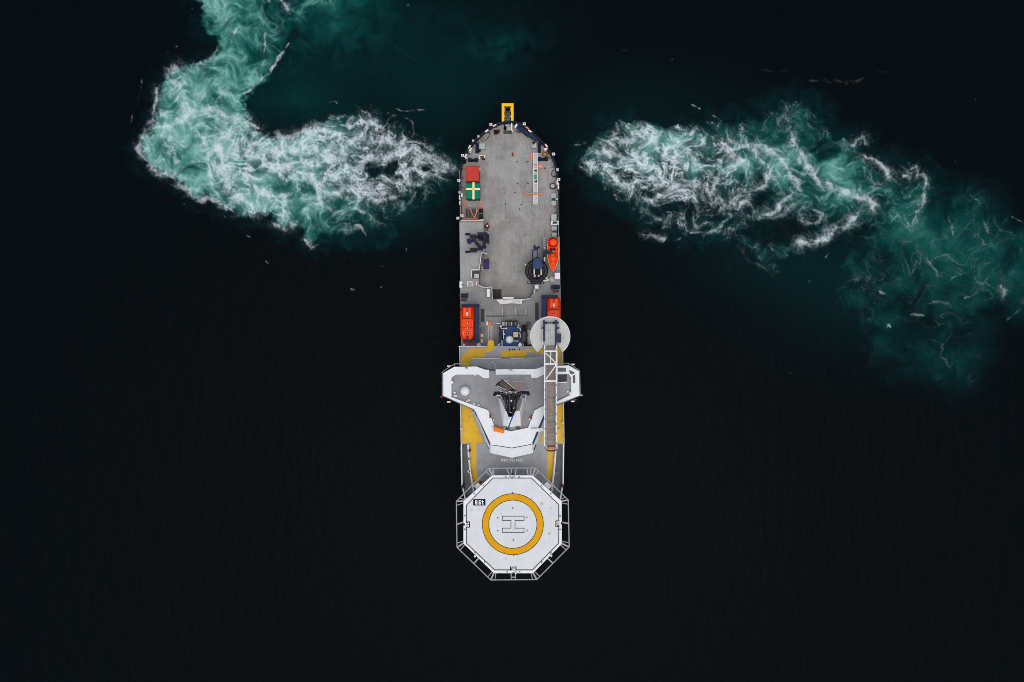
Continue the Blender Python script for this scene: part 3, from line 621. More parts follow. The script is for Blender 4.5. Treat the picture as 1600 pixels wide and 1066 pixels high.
# yellow walkways, painted sheets on the upper deck
t = .004
ys_l = R3([(143, 1060), (145, 985), (240, 885), (432, 882), (446, 805), (470, 792), (500, 797), (512, 815), (512, 890), (475, 920), (416, 926), (406, 984), (258, 992), (255, 1060)])
low_l = R4([(236, 100), (340, 100), (340, 300), (345, 590), (440, 800), (436, 842), (381, 843), (379, 1060)]) + R5([(318, 280), (346, 372), (300, 415), (262, 330), (248, 20)]) + R4([(330, 860), (328, 845), (243, 842), (244, 700)])
up_r = R3([(594, 980), (592, 912), (830, 905), (1062, 880), (1062, 940), (870, 925), (866, 980)])
low_r = R3([(1215, 860), (1258, 900), (1260, 1060)]) + R4([(1183, 130), (1185, 840), (1092, 845)]) + R5([(1168, 20), (1168, 290), (1135, 400), (1092, 350), (1104, 270), (1108, 20)]) + R4([(1040, 845), (970, 840), (1010, 700), (1060, 560), (1068, 400), (1130, 130)])
yl_hi = [(x, y) for x, y in ys_l if y < 545]
mb = MB()
mb.prism(PP(ys_l[:13] + [ys_l[13]], ZD + .02), ZD, ZD + .012); mb.build('walkway_paint', YELLOW, ship)
MB().prism(PP(low_l, ZD + .02), ZD + .004, ZD + .016).build('walkway_paint', YELLOW, ship)
MB().prism(PP(up_r, ZD + .02), ZD, ZD + .010).build('walkway_paint', YELLOW, ship)
MB().prism(PP(low_r, ZD + .02), ZD + .004, ZD + .018).build('walkway_paint', YELLOW, ship)
LETTER_W = paint('registry_white', (236, 238, 240), .5, .02)
x, y, _ = W(800, 719.4, ZD); lettering('registry_number', 'IMO 9951422', x, y, ZD + .012, .54, 0, LETTER_W, ship, .016, .98)
# hatches and gratings of the upper and boat decks
for r, z, m in (((762, 509, 771, 533), ZB + .35, LIGHTG), ((751.3, 483, 757, 503), ZB + .05, DARKG), ((836, 473, 841.5, 501), ZB + .05, DARKG), ((751.5, 512, 757, 518.5), ZB + .6, MIDG), ((751, 522, 755, 527), ZB + .6, PINK), ((751, 530, 755, 536), ZB + .6, PINK),
                ((730, 486, 731, 487), ZB + .1, MIDG)):
    MB().pbox(*r, ZB, z).build('deck_hatch', m, ship)
mb = MB()
for u in (764.3, 766.6, 768.8): mb.pbox(u, 510, u + .7, 532.5, ZB + .35, ZB + .42)
mb.build('hatch_rib', MIDG, ship)
for u in (768.7, 785.6, 805, 820.6): MB().pbox(u - .36, 481, u + .36, 492, ZB, ZB + .8).build('white_partition', WHITE, ship)
mb = MB(); mb.bar(W(760, 492.6, ZB + .02), W(824, 492.6, ZB + .02), .09, .05); mb.build('deck_seam', DARKG, ship); mb = MB(); mb.bar(W(760, 494.6, ZB + .02), W(790, 494.6, ZB + .02), .09, .05); mb.build('deck_seam', DARKG, ship)
mb = MB(); mb.bar(W(838.5, 453, ZB + .02), W(836, 459, ZB + .02), .07, .05); mb.build('deck_seam', DARKG, ship); mb = MB(); mb.path([W(833, 449, ZM + .03), W(832.6, 456, ZM + .03), W(829.5, 462, ZM + .03), W(825, 466, ZM + .03)], .07, 4); mb.build('deck_seam', DARKG, ship)
# panelled white screen and the bench in front of it
mb = MB(); S = PP(rg(755, 440, 13.325)([(268, 378), (412, 370), (412, 380), (595, 372), (850, 368), (862, 385), (812, 392), (806, 470), (600, 452), (360, 475)]), ZB + 1.2)
mb.prism(S, ZB, ZB + 1.2); scr = mb.build('panelled_screen', RAILW, ship)
for u, w in ((425, 22), (470, 20), (520, 26), (625, 22), (668, 20), (712, 22), (750, 18)):
    mb = MB(); mb.prism(PP(rg(755, 440, 13.325)([(u, 392), (u + w, 390), (u + w, 440), (u, 443)]), ZB + 1.2), ZB + 1.2, ZB + 1.206); mb.build('panel', (PINK if u < 600 else LIGHTG), scr)
MB().pbox(786, 464.5, 802.3, 467, ZB, ZB + .9).build('bench', WHITE, ship)
MB().pbox(770.4, 452.4, 783.3, 466.4, ZM, ZM + .25).build('dark_hatch', paint('hatch_brown', (58, 52, 48), .8, .15), ship)
mb = MB()
for k in range(6): mb.bar(W(771 + k * 2.35, 452.8, ZM + .27), W(771 + k * 2.35, 466, ZM + .27), .05)
mb.build('hatch_bars', DARKG, ship)
# vents and lockers near the boat-deck step (port side)
MB().pbox(718, 440, 722.6, 449.6, ZB, ZB + 1.4).build('vent_box', WHITE, ship)
MB().pbox(721, 444, 722.8, 446, ZB + 1.4, ZB + 1.42).build('vent_mouth', BLACK, ship)
mb = MB()
for a in (730.6, 737.8): mb.bar(W(a, 440, ZB + .9), W(a, 448, ZB + .9), .14)
mb.bar(W(730.6, 440, ZB + .9), W(738, 440, ZB + .9), .12)
for k in range(5): mb.bar(W(732 + k * 1.1, 440.5, ZB + .6), W(732 + k * 1.1, 448, ZB + .3), .05)
mb.build('deck_ladder', RAILW, ship)
MB().bar(W(744.5, 440, ZB + .7), W(744.2, 446, ZB + .7), .2).build('ladder_post', PINK, ship)
mb = MB(); q = [W(736.5, 434, ZB + .6), W(736.5, 421.5, ZB + .6), W(749, 421, ZB + .6)]; mb.path(q, .16, 4); mb.build('vent_coaming', RAILW, ship)
MB().pbox(738, 424, 749.5, 435, ZB, ZB + .3).build('vent_frame', DARKG, ship); MB().pbox(741, 428, 748, 434.5, ZB + .3, ZB + .5).build('vent_cover', LIGHTG, ship)
MB().pbox(866.8, 426.5, 875, 436, ZB, ZB + 1.5).build('vent_box', WHITE, ship)
MB().cyl(*W(862.5, 436, ZB)[:2], ZB, ZB + .4, .62).build('vent_cap', GREENG, ship, True)

# ---------------- deckhouse aft of the bridge
E = PP(R3([(258, 1000), (590, 1000), (1055, 985)]) + [(860, 600), (736.5, 600)], ZE)
MB().prism(E, ZD, ZE).build('deckhouse', DECK3, ship)
for p, q, w_ in (((738, 560), (783, 560), .1), ((798, 560), (816, 560), .1), ((816, 559.5), (848, 558.5), .07)): rail(MB(), [W(*p, ZE), W(*q, ZE)], .9, 1.5, w_).build('guard_rail', RAILW, ship)
mb = MB(); A = R4([(505, 95), (562, 95), (562, 180), (505, 180)]); rail(mb, [W(p[0], p[1], ZE) for p in (A[3], A[0], A[1], A[2])], 4.6, 1.2, .08, 2); mb.build('bridge_ladder', RAILG, ship)

# ---------------- bridge
bridge = MB(); T1 = R4([(352, 545), (352, 560), (510, 935), (710, 980), (905, 935), (1062, 560), (1065, 520), (1000, 180), (400, 180)])
bridge.prism(inset(PP(T1, 19.3), .12), ZD, 19.3); bridge = bridge.build('bridge_house', WHITE, ship)
OUT = R4([(500, 167), (460, 165), (380, 135), (175, 140), (75, 195), (75, 405), (365, 533), (520, 857), (710, 886), (890, 852), (1012, 560), (1050, 522), (1130, 482), (1335, 405), (1330, 180), (1235, 125), (1000, 135), (935, 157), (560, 162)])
INN = R4([(560, 210), (885, 210), (890, 240), (945, 240), (1000, 212), (1235, 205), (1258, 235), (1258, 395), (1130, 457), (1010, 497), (920, 540), (860, 702), (700, 736), (550, 692), (490, 540), (150, 420), (150, 240), (190, 210), (400, 210), (445, 240), (500, 242)])
o_w, i_w = PP(OUT, ZR + .5), PP(INN, ZR + .5)
MB().prism(inset(o_w, .25), 19.35, ZR).build('bridge_roof', ROOFG, ship)
MB().prism(o_w + i_w, ZR - .1, ZR + .5).build('roof_parapet', WHITE, ship)
# side walls of the wings under the parapet, raked window band in front
a = [W(*p, ZR - .1) for p in R4([(365, 533), (520, 857), (710, 886), (890, 852), (1012, 560)])]
b = [W(*p, 19.4) for p in R4([(352, 560), (510, 935), (710, 980), (905, 935), (1062, 560)])]
mb = MB()
for i in range(4): mb.add([a[i], a[i + 1], b[i + 1], b[i]], [(0, 1, 2, 3)])
mb.build('raked_front', WHITE, ship)
def on_face(i, u0, u1, v0, v1, lift=.03):
    A0, A1, B0, B1 = map(Vector, (a[i], a[i + 1], b[i], b[i + 1]))
    def p(u, v): return A0.lerp(A1, u).lerp(B0.lerp(B1, u), v)
    n = (A1 - A0).cross(B0 - A0).normalized(); n = n if n.z > 0 else -n
    q = [p(u0, v0), p(u1, v0), p(u1, v1), p(u0, v1)]; return [c + n * lift for c in q] + [c - n * .05 for c in q]
for i, u0, u1, v0, v1, m in ((0, .03, .93, .06, .40, GLASS), (3, .07, .42, .06, .40, GLASS), (3, .46, .97, .06, .36, GLASS), (0, .76, .93, .80, .97, BLACK), (3, .04, .20, .82, .98, BLACK), (1, .01, .99, .0, .06, DARKG), (2, .01, .99, .0, .06, DARKG)):
    q = on_face(i, u0, u1, v0, v1); MB().add(q, [(0, 1, 2, 3), (7, 6, 5, 4), (0, 4, 5, 1), (1, 5, 6, 2), (2, 6, 7, 3), (3, 7, 4, 0)]).build('bridge_window', m, ship)
for q in ([(1133, 147), (1213, 147), (1208, 183), (1133, 183)], [(1240, 166), (1294, 193), (1270, 211), (1244, 199)], [(1273, 222), (1296, 208), (1296, 290), (1273, 290)]):
    MB().prism(PP(R4(q), ZR + .52), ZR + .5, ZR + .52).build('wing_skylight', GLASS, ship)
MB().prism(PP(R4([(1132, 208), (1218, 208), (1218, 272), (1132, 278)]), ZR + .05), ZR, ZR + .05).build('wing_dark_square', DARKG, ship)  # dark grey square laid on the starboard wing roof
MB().bar(W(*R4([(1132, 283)])[0], ZR + .4), W(*R4([(1220, 283)])[0], ZR + .4), .16).build('wing_bar', WHITE, ship)
wing_l = [(330, 112), (180, 110), (66, 184), (66, 405)]; wing_r = [(1135, 103), (1235, 106), (1336, 172), (1342, 400)]
for pts_, ties in ((wing_l, [((180, 110), (178, 142)), ((66, 300), (80, 300))]), (wing_r, [((1235, 106), (1235, 128)), ((1342, 300), (1330, 300))])):
    mb = MB(); mb.path([W(*p, ZR - .5) for p in R4(pts_)], .14, 6)
    for p, q in ties: mb.bar(W(*R4([p])[0], ZR - .5), W(*R4([q])[0], ZR - .5), .1)
    mb.build('wing_rail', RAILG, ship)
mb = MB(); mb.prism(inset(PP(R4([(68, 198), (180, 128), (400, 128), (520, 160), (935, 150), (1235, 116), (1340, 176), (1340, 408), (1060, 535), (710, 700), (360, 545), (68, 412)]), 18.6), .05), 18.3, 18.6); mb.build('wing_floor', MIDG, ship)
for p, m in (((128, 132), WHITE), ((1275, 116), WHITE), ((125, 463), PINK), ((60, 415), DARKRED), ((1290, 445), DARKRED), ((1272, 458), WHITE), ((1348, 402), RAILG)):
    x, y, _ = W(*R4([p])[0], 20.2); MB().box(x - .3, y - .12, x + .3, y + .12, 19.9, 20.25).build('wing_lamp', m, ship)
# clutter on the bridge roof
def roof_dome(p, r, name, m=WHITE, z=ZR, sq=.9):
    x, y, _ = W(*R4([p])[0], z + r); mb = MB(); mb.cyl(x, y, z, z + .25, r * .5, 16); mb.dome(x, y, z + .22 + r * .35, r, sq); return mb.build(name, m, ship, True)
roof_dome((275, 363), .86, 'radome')
for p, r in (((181, 376), .22), ((1226, 367), .2), ((1250, 382), .3), ((875, 622), .22), ((312, 446), .2), ((370, 218), .14), ((540, 628), .16), ((360, 478), .2), ((293, 455), .16)): roof_dome(p, r, 'roof_vent')
for p, w, h, m in (((155, 282), .2, .24, WHITE), ((185, 408), .28, .2, RAILW), ((172, 415), .16, .16, LIGHTG), ((508, 595), .12, .32, DARKRED), ((888, 610), .12, .32, DARKRED), ((400, 493), .22, .16, LIGHTG), ((290, 148), .22, .12, MIDG), ((700, 168), .3, .1, RAILG), ((790, 214), .2, .1, RAILG), ((590, 404), .38, .12, WHITE), ((765, 706), .3, .1, DARKG), ((670, 712), .3, .1, DARKG), ((640, 706), .16, .12, LIGHTG)):
    x, y, _ = W(*R4([p])[0], ZR + .6); MB().box(x - w, y - h, x + w, y + h, ZR + .005, ZR + .65).build('roof_box', m, ship)
x, y, _ = W(*R4([(851, 335)])[0], ZR + .5); mb = MB(); mb.ring(x, y, ZR + .5, .40, .06); mb.cyl(x, y, ZR, ZR + .5, .05, 8); mb.build('loop_antenna', LIGHTG, ship, True)
mb = MB(); rail(mb, [W(*p, ZR) for p in R4([(655, 262), (700, 268), (826, 268)])], 1.0, 1.0, .07); mb.build('roof_rail', RAILW, ship)
MB().prism(PP(R4([(690, 280), (822, 278), (822, 362), (760, 362)]), ZR + .3), ZR, ZR + .3).build('mast_plinth', TREAD, ship)
mb = MB(); mb.path([W(*p, ZR + .7) for p in R4([(838, 395), (836, 440), (842, 470)])], .12, 5); mb.build('roof_cable', RAILW, ship)
# white funnel casing that carries the mast
zc = ZR + 2.4
mb = MB(); mb.frust([W(*p, ZR) for p in R4([(578, 428), (832, 428), (792, 684), (706, 694), (628, 684)])], [W(*p, zc) for p in R4([(596, 428), (815, 428), (785, 550), (706, 552), (645, 550)])]); mb.build('funnel_casing', WHITE, ship)
MB().prism(PP(R4([(600, 430), (811, 430), (782, 546), (648, 546)]), zc + .03), zc, zc + .03).build('funnel_top', MIDG, ship)
# black mast
mast = MB(); zm = 29.0
def mp(u, v, z): return W(*R4([(u, v)])[0], z)
for u0, v0, u1, v1 in ((640, 440, 615, 375), (765, 440, 790, 375), (690, 500, 693, 590), (712, 480, 700, 580)): mast.bar(mp(u0, v0, zc), mp(u1, v1, zm), .3)
mast.prism(PP(R4([(545, 368), (605, 366), (645, 384), (690, 388), (740, 384), (790, 364), (862, 362), (872, 372), (866, 394), (805, 390), (770, 420), (742, 452), (716, 440), (690, 440), (664, 452), (640, 424), (604, 398), (548, 396)]), zm), zm - .35, zm)
for p, q, wd in (((650, 440), (664, 535), .40), ((756, 440), (742, 530), .40), ((664, 535), (690, 598), .38), ((742, 530), (702, 596), .38), ((684, 440), (688, 590), .42), ((718, 440), (704, 590), .42), ((700, 440), (696, 600), .42), ((655, 470), (750, 470), .16), ((660, 500), (746, 500), .16), ((664, 535), (742, 535), .2), ((655, 470), (746, 500), .1), ((676, 560), (722, 560), .16)): mast.bar(mp(*p, zm - .1), mp(*q, zm - .1), wd)
mast.prism(PP(R4([(672, 404), (734, 404), (730, 470), (716, 500), (690, 500), (676, 470)]), zm + .8), zm + .01, zm + .8)
mast = mast.build('mast', BLACK, ship)
mb = MB(); mb.pbox(*R4([(536, 385)])[0], *R4([(560, 408)])[0], zm - .6, zm + .3); mb.pbox(*R4([(850, 380)])[0], *R4([(876, 404)])[0], zm - .6, zm + .3); mb.build('yard_tip', BLACK, mast)
mb = MB(); mb.bar(mp(640, 420, zm + .1), mp(664, 520, zm + .1), .16); mb.bar(mp(770, 420, zm + .1), mp(744, 520, zm + .1), .16); mb.bar(mp(690, 395, zm + 1), mp(690, 560, zm + .9), .2); mb.bar(mp(600, 380, zm + .3), mp(690, 400, zm + .8), .2); mb.bar(mp(800, 380, zm + .3), mp(715, 400, zm + .8), .2); mb.build('mast_braces', DARKG, mast)
for u, v, r in ((608, 366, .12), (660, 378, .12), (690, 366, .17), (742, 376, .12), (704, 452, .16), (795, 418, .1), (700, 560, .1), (612, 420, .08), (703, 380, .09)):
    x, y, z = mp(u, v, zm + .9); MB().dome(x, y, zm + .9, r).build('mast_lamp', WHITE, mast, True)
zs = zm + 1.4
mb = MB(); mb.prism(PP(R4([(556, 312), (572, 288), (612, 262), (625, 252), (748, 350), (735, 366), (640, 356), (600, 336)]), zs), zs - .12, zs); sc = mb.build('radar_scanner', BLACK, mast)
for p, q, w, m in (((600, 285), (690, 352), .34, SCAN), ((612, 268), (708, 342), .14, SCANB), ((632, 258), (740, 346), .12, LIGHTG), ((570, 312), (655, 350), .12, LIGHTG), ((584, 296), (672, 356), .12, DARKG)):
    MB().bar(mp(*p, zs + .06), mp(*q, zs + .06), w, .1).build('scanner_slat', m, sc)
mb = MB(); mb.bar(mp(744, 520, zc + 2), mp(678, 690, zc + .7), .30); mb.build('signal_boom', POLEBLUE, ship)
MB().bar(mp(733, 516, zc + 2.1), mp(667, 686, zc + .8), .26).build('signal_boom_edge', WHITE, ship)

# ---------------- helicopter deck
cx, cy, _ = W(801.3, 819.3, ZH)
OCT = PP(R5([(490, 305), (940, 305), (1262, 592)]) + R6([(1262, 496), (944, 822), (510, 822), (172, 492)]) + R5([(172, 592)]), ZH)
heli = MB().prism(OCT, ZH - .45, ZH).build('helideck', HELI, ship)
LINE = PP(R5([(500, 336), (926, 336), (1228, 630)]) + R6([(1228, 487), (938, 784), (518, 784), (207, 490)]) + R5([(207, 635)]), ZH)
t1, t2, t3 = ZH + .006, ZH + .011, ZH + .016
MB().prism([OCT, inset(LINE, -.14)], ZH + .001, ZH + .05).build('deck_edge_gutter', GUTTER, heli)
MB().prism([inset(LINE, -.09), inset(LINE, .06)], ZH, t1).build('boundary_line', DARKG, heli)
def annulus(name, r0, r1, z, m):
    n = 96; A = [(cx + r1 * math.cos(2 * PI * i / n), cy + r1 * math.sin(2 * PI * i / n)) for i in range(n)]; B = [(cx + r0 * math.cos(2 * PI * i / n), cy + r0 * math.sin(2 * PI * i / n)) for i in range(n)]
    return MB().prism([A, B], ZH, z).build(name, m, heli)
s = (CAM_Z - ZH) / F
annulus('landing_circle', 37.9 * s, 47.4 * s, t2, ORING)
DKLINE = paint('dark_line', (48, 42, 38), .7, .1)
annulus('circle_outline', 47.2 * s, 48.2 * s, t2, DKLINE); annulus('circle_outline', 37.1 * s, 38.1 * s, t2, DKLINE)
HP = [(784.3, 806.2), (819.4, 806.2), (819.4, 813.9), (805.3, 813.9), (805.3, 824.9), (819.4, 824.9), (819.4, 832.6), (784.3, 832.6), (784.3, 824.9), (797.8, 824.9), (797.8, 813.9), (784.3, 813.9)]
hw = PP(HP, ZH); MB().prism([hw, inset(hw, .12)], ZH, t1).build('letter_h_outline', DKLINE, heli)
MB().prism(inset(hw, .125), ZH, t1 - .002).build('letter_h', HELI, heli)
SIGNB = paint('sign_black', (5, 6, 9), .8, .1, (10, 10, 12), .1)
LETTER = paint('letter_white', (238, 240, 244), .5, .02)
def plate(px0, py0, px1, py1):
    a, b = W(px0, py0, ZH), W(px1, py1, ZH); return MB().box(a[0], a[1], b[0], b[1], ZH, t2).build('sign_patch', SIGNB, heli)
plate(739.4, 780, 758.6, 790); x, y, _ = W(749.0, 785.1, ZH); stencil('weight_limit', '8.6t', x, y, t2 + .005, .74, .40, 0, LETTER, heli)
plate(725.2, 814.9, 734.6, 824.5); x, y, _ = W(729.8, 819.6, ZH); stencil('size_number', '18', x, y, t2 + .005, .70, .34, -PI / 2, LETTER, heli)
plate(867.8, 813.4, 877, 823.2); x, y, _ = W(872.5, 818.3, ZH); stencil('size_number', '18', x, y, t2 + .005, .70, .34, PI / 2, LETTER, heli)
plate(796.9, 885.5, 807, 894.2); x, y, _ = W(802, 889.9, ZH); stencil('size_number', '18', x, y, t2 + .005, .70, .34, 0, LETTER, heli)
mb = MB()
for u, v in ((719, 667), (553, 774), (875, 772), (553, 919), (878, 919), (724, 1024), (715, 500), (727, 1190)):
    x, y, _ = W(*R5([(u, v)])[0], ZH); mb.box(x - .09, y - .14, x + .09, y + .14, ZH, ZH + .02)
mb.build('tie_down_point', DARKG, heli)
SMUDGE = paint('rubber_smudge', (176, 180, 186), .8, .06)
for u, v, r in ((1040, 618, 16), (1140, 672, 10), (1125, 950, 15), (265, 688, 12), (340, 688, 9), (590, 730, 8), (1070, 1050, 8), (930, 560, 9), (640, 1230, 10)):
    x, y, _ = W(*R5([(u, v)])[0], ZH); q = [(x + r * .0165 * (1 + .45 * math.sin(3 * k + u)) * math.cos(k * PI / 7), y + r * .0165 * (1 + .4 * math.cos(2 * k + v)) * math.sin(k * PI / 7)) for k in range(14)]
    MB().prism(q, ZH - .01, ZH + .004).build('rubber_smudge', SMUDGE, heli)
spots = MB()
for i in range(8):
    A, B = Vector(OCT[i]), Vector(OCT[(i + 1) % 8]); n = max(3, int((B - A).length / 1.9))
    for k in range(1, n):
        p = A.lerp(B, k / n); c = Vector((cx, cy)); d = (c - p).normalized() * .28; spots.box(p.x + d.x - .12, p.y + d.y - .12, p.x + d.x + .12, p.y + d.y + .12, ZH + .05, ZH + .12)
spots.build('edge_light', MIDG, heli)
for p in (R6([(300, 636)])[0], R6([(1146, 628)])[0], R6([(752, 822)])[0]):
    x, y, _ = W(*p, ZH + .3); MB().dome(x, y, ZH + .2, .22).build('perimeter_lamp', WHITE, heli, True)
for p in (R5([(712, 292)])[0], R5([(178, 850)])[0], R5([(1262, 838)])[0], R6([(725, 826)])[0]):
    x, y, _ = W(*p, ZH + .06); MB().box(x - .13, y - .2, x + .13, y + .2, ZH + .05, ZH + .09).build('drain', BLACK, heli)
v = PP(R5([(670, 312), (712, 332), (755, 312), (748, 308), (712, 324), (677, 308)]), ZH + .07); MB().prism(v, ZH + .05, ZH + .07).build('approach_arrow', DARKG, heli)
# safety net frame round the deck
zn = ZH - .25
NET = R5([(455, 225), (970, 222), (1335, 578)]) + R6([(1345, 530), (986, 893), (474, 897), (100, 535)]) + R5([(93, 592)])
nw = [W(*p, zn) for p in NET]; mb = MB(); mb.path(nw, .20, 6, True)
ow = [Vector((x, y, zn)) for x, y in OCT]
for i in range(8):
    A, B = Vector(nw[i]), Vector(nw[(i + 1) % 8]); a2, b2 = ow[i], ow[(i + 1) % 8]
    mb.bar(A, a2, .26)
    d = (B - A).normalized()
    for e, q, sg in ((A, a2, 1), (B, b2, -1)): mb.bar(e + d * sg * .75, q + d * sg * .35, .12)
    if i in (2, 5, 6, 7, 3, 1):
        pm, qm = A.lerp(B, .5), a2.lerp(b2, .5); mb.bar(pm, qm, .22)
mb.build('safety_net_frame', RAILG, heli)
mb = MB()
for i in range(8):
    A, B = Vector(nw[i]), Vector(nw[(i + 1) % 8]); a2, b2 = ow[i], ow[(i + 1) % 8]
    for k in (1, 2, 3): mb.bar(A.lerp(a2, k / 4 * .92), B.lerp(b2, k / 4 * .92), .012)
mb.build('net_wire', BLACK, heli)
# access platforms on the bow-facing and house-facing sides
mb = MB()
for p0, p1 in ((R5([(655, 235)])[0], R5([(680, 300)])[0]), (R5([(702, 235)])[0], R5([(702, 300)])[0]), (R5([(756, 235)])[0], R5([(748, 300)])[0]), (R5([(878, 235)])[0], R5([(890, 300)])[0]), (R5([(920, 235)])[0], R5([(912, 300)])[0]), (R5([(500, 235)])[0], R5([(500, 300)])[0]), (R6([(700, 826)])[0], R6([(704, 893)])[0]), (R6([(750, 826)])[0], R6([(748, 893)])[0]), (R6([(704, 866)])[0], R6([(748, 866)])[0])): mb.bar(W(*p0, zn), W(*p1, zn), .16)
mb.build('net_strut', RAILG, heli)
for q in ([(290, 420), (335, 385), (372, 425), (325, 470)], [(1068, 405), (1105, 375), (1150, 425), (1112, 465)]):
    MB().prism(PP(R5(q), zn), zn - .1, zn + .02).build('access_step', LIGHTG, heli)
mb = MB()
for (x, y) in OCT[::1]:
    q = Vector((x, y)).lerp(Vector((cx, cy)), .35); p = Vector((x, y)).lerp(Vector((cx, cy)), .12); b_ = Vector((x, y)).lerp(Vector((cx, cy + 2.0)), .62)
    mb.bar((p.x, p.y, ZH - .45), (b_.x, b_.y, ZF), .35, None, 8)
mb.build('helideck_strut', WHITE, heli)
# capstans, hose reels on the bow side decks
for p, r, m in ((R5([(1205, 278)])[0], .28, MIDG), (R5([(232, 262)])[0], .26, RAILW), (R5([(228, 120)])[0], .2, RAILW), (R5([(160, 438)])[0], .24, DARKRED), (R5([(1268, 425)])[0], .26, DARKRED), (R5([(238, 30)])[0], .24, DARKRED), (R5([(358, 388)])[0], .2, DARKRED), (R4([(1145, 722)])[0], .18, RAILW), (R4([(345, 562)])[0], .2, RAILW), (R4([(240, 715)])[0], .22, RAILW), (R4([(1180, 655)])[0], .2, RAILW)):
    z = ZD + .9; x, y, _ = W(*p, z); MB().cyl(x, y, ZF if p[0] > 880 or p[0] < 723.5 else ZD, z, r, 14).build('hose_reel', m, ship, True)
# ------------------------------------------------------------------ loose things and deck machinery
def base(px, py, z, top=None):
    x, y, _ = W(px, py, top if top is not None else z); return (x, y, z)
# yellow stern frame
g = thing('stern_frame', 'bright yellow rectangular frame with a dark ladder inside, jutting out past the navy stern', 'frame', base(793.2, 189, 5.0, 7))
for u in (784, 798.4): MB().pbox(u, 165.6, u + 4, 190, 6.2, 7.0).build('side_beam', YELLOWB, g)
MB().pbox(784, 161.5, 802.4, 165.6, 6.2, 7.0).build('end_beam', YELLOWB, g)
mb = MB(); mb.pbox(788.2, 186, 798.2, 189.5, 5.2, 5.6); mb.pbox(789.2, 174, 797.2, 186, 4.0, 4.3); mb.build('landing_stage', DARKG, g)
mb = MB()
for u in (790, 796.4): mb.bar(W(u, 174, 4.9), W(u, 188.5, 6.3), .14)
for k in range(8): mb.bar(W(790, 175 + k * 1.8, 4.9 + k * .17), W(796.4, 175 + k * 1.8, 4.9 + k * .17), .07)
mb.build('ladder', MIDG, g)
MB().pbox(791, 177.4, 796, 179, 4.9, 5.3).build('ladder_step', TAN, g)
for u, y in ((788.2, 169), (797, 169), (788.2, 172), (797, 172), (788.2, 181), (797, 181)): MB().pbox(u, y, u + 1.2, y + 1.2, 6.3, 6.8).build('buffer', PINK, g)
mb = MB(); mb.pbox(793, 186.5, 794.4, 188.5, 5.6, 6.2); mb.build('hinge', LIGHTG, g)
for u in (784.6, 801.0): MB().pbox(u, 189.6, u + 1, 191.8, 6.0, 6.9).build('pivot', BLACK, g)

# stern clutter
g = thing('landing_pad', 'pale grey worn plate behind the yellow stern frame with a grating at its foot', 'plate', base(794, 200, ZM))
MB().prism(PP([(787, 193), (800, 193), (801, 203), (788, 204)], ZM + .05), ZM, ZM + .05).build('plate', LIGHTG, g)
mb = MB()
for k in range(7): mb.bar(W(786.6, 204.6 + k * .75, ZM + .08), W(800.4, 204.6 + k * .75, ZM + .08), .05)
mb.build('grating', DARKG, g)
g = thing('mooring_post', 'tall white post standing right of the pale plate at the stern', 'post', base(799.5, 199, ZM, 7))
mb = MB(); mb.pbox(798.6, 192.5, 800.4, 204, 6.6, 7.0); mb.pbox(799, 193, 800, 194, ZM, 6.6); mb.pbox(799, 202.5, 800, 203.5, ZM, 6.6); mb.build('beam', WHITE, g); MB().pbox(799.8, 203.5, 801.4, 206, ZM, 6.8).build('foot', RAILW, g)
g = thing('tilted_panel', 'small tilted white panel between the white post and the navy gangplank', 'panel', base(806, 197, ZM, 7.2))
MB().bar(W(804.6, 199.4, 7.2), W(807.8, 194.2, 7.2), .34, .15).build('panel', WHITE, g); MB().bar(W(806.2, 196.8, ZM), W(806.2, 196.8, 7.1), .08).build('leg', DARKG, g)
g = thing('valve_post', 'black valve post on the left edge of the pale stern plate', 'valve', base(789, 199, ZM, 7))
mb = MB(); mb.cyl(*W(789.3, 199.4, 7)[:2], ZM, 7.0, .3, 12); mb.build('body', BLACK, g, True); MB().bar(W(789, 198.5, 6.9), W(787, 193.2, 6.9), .16).build('arm', BLACK, g); mb = MB(); mb.bar(W(785.2, 194, 6.5), W(787.4, 200, 6.3), .1); mb.build('pipe', RAILW, g)
g = thing('black_crate', 'square black crate with a pale back edge and red side near the stern', 'crate', base(775.3, 205, ZM, 6.9))
MB().pbox(772, 202.4, 778.3, 208, ZM, 6.9).build('box', BLACK, g); MB().pbox(772, 201.2, 778, 202.3, ZM, 7.0).build('rear_board', LIGHTG, g); MB().pbox(778.5, 202.5, 781, 207, ZM, 6.5).build('red_pack', DARKRED, g)
g = thing('gangplank', 'long navy gangplank lying diagonally along the right curve of the stern', 'gangplank', base(825, 208, ZM, 7))
A, B = Vector(W(809, 197.5, 6.9)), Vector(W(840, 219, 6.9)); mb = MB(); mb.bar(A, B, .62, .14); mb.build('deck', BLUE, g)
d = (B - A).normalized(); n = Vector((-d.y, d.x, 0)); mb = MB()
for sg in (-.38, .38): mb.bar(A + n * sg, B + n * sg, .12, .4)
mb.build('side_rail', NAVY, g)
mb = MB()
for k in range(14): p = A.lerp(B, k / 13); mb.bar(p - n * .3 + Vector((0, 0, .08)), p + n * .3 + Vector((0, 0, .08)), .05)
mb.build('tread', NAVY, g)
MB().bar(A + Vector((-.3, .35, 0)), A + Vector((.9, .25, 0)), .8, .35).build('head', NAVY, g)
MB().bar(W(818.5, 208.6, 6.5), W(826, 213.5, 6.5), .28, .2).build('roller', BLACK, g); MB().bar(W(806, 205.6, 6.4), W(815.5, 206.6, 6.4), .2, .2).build('cross_tube', BROWN, g)
mb = MB(); mb.bar(W(823, 211, ZM + .04), W(823, 211, 6.9), .1); mb.bar(W(834, 216.5, ZM + .04), W(834, 216.5, 6.9), .1); mb.build('support', NAVY, g)
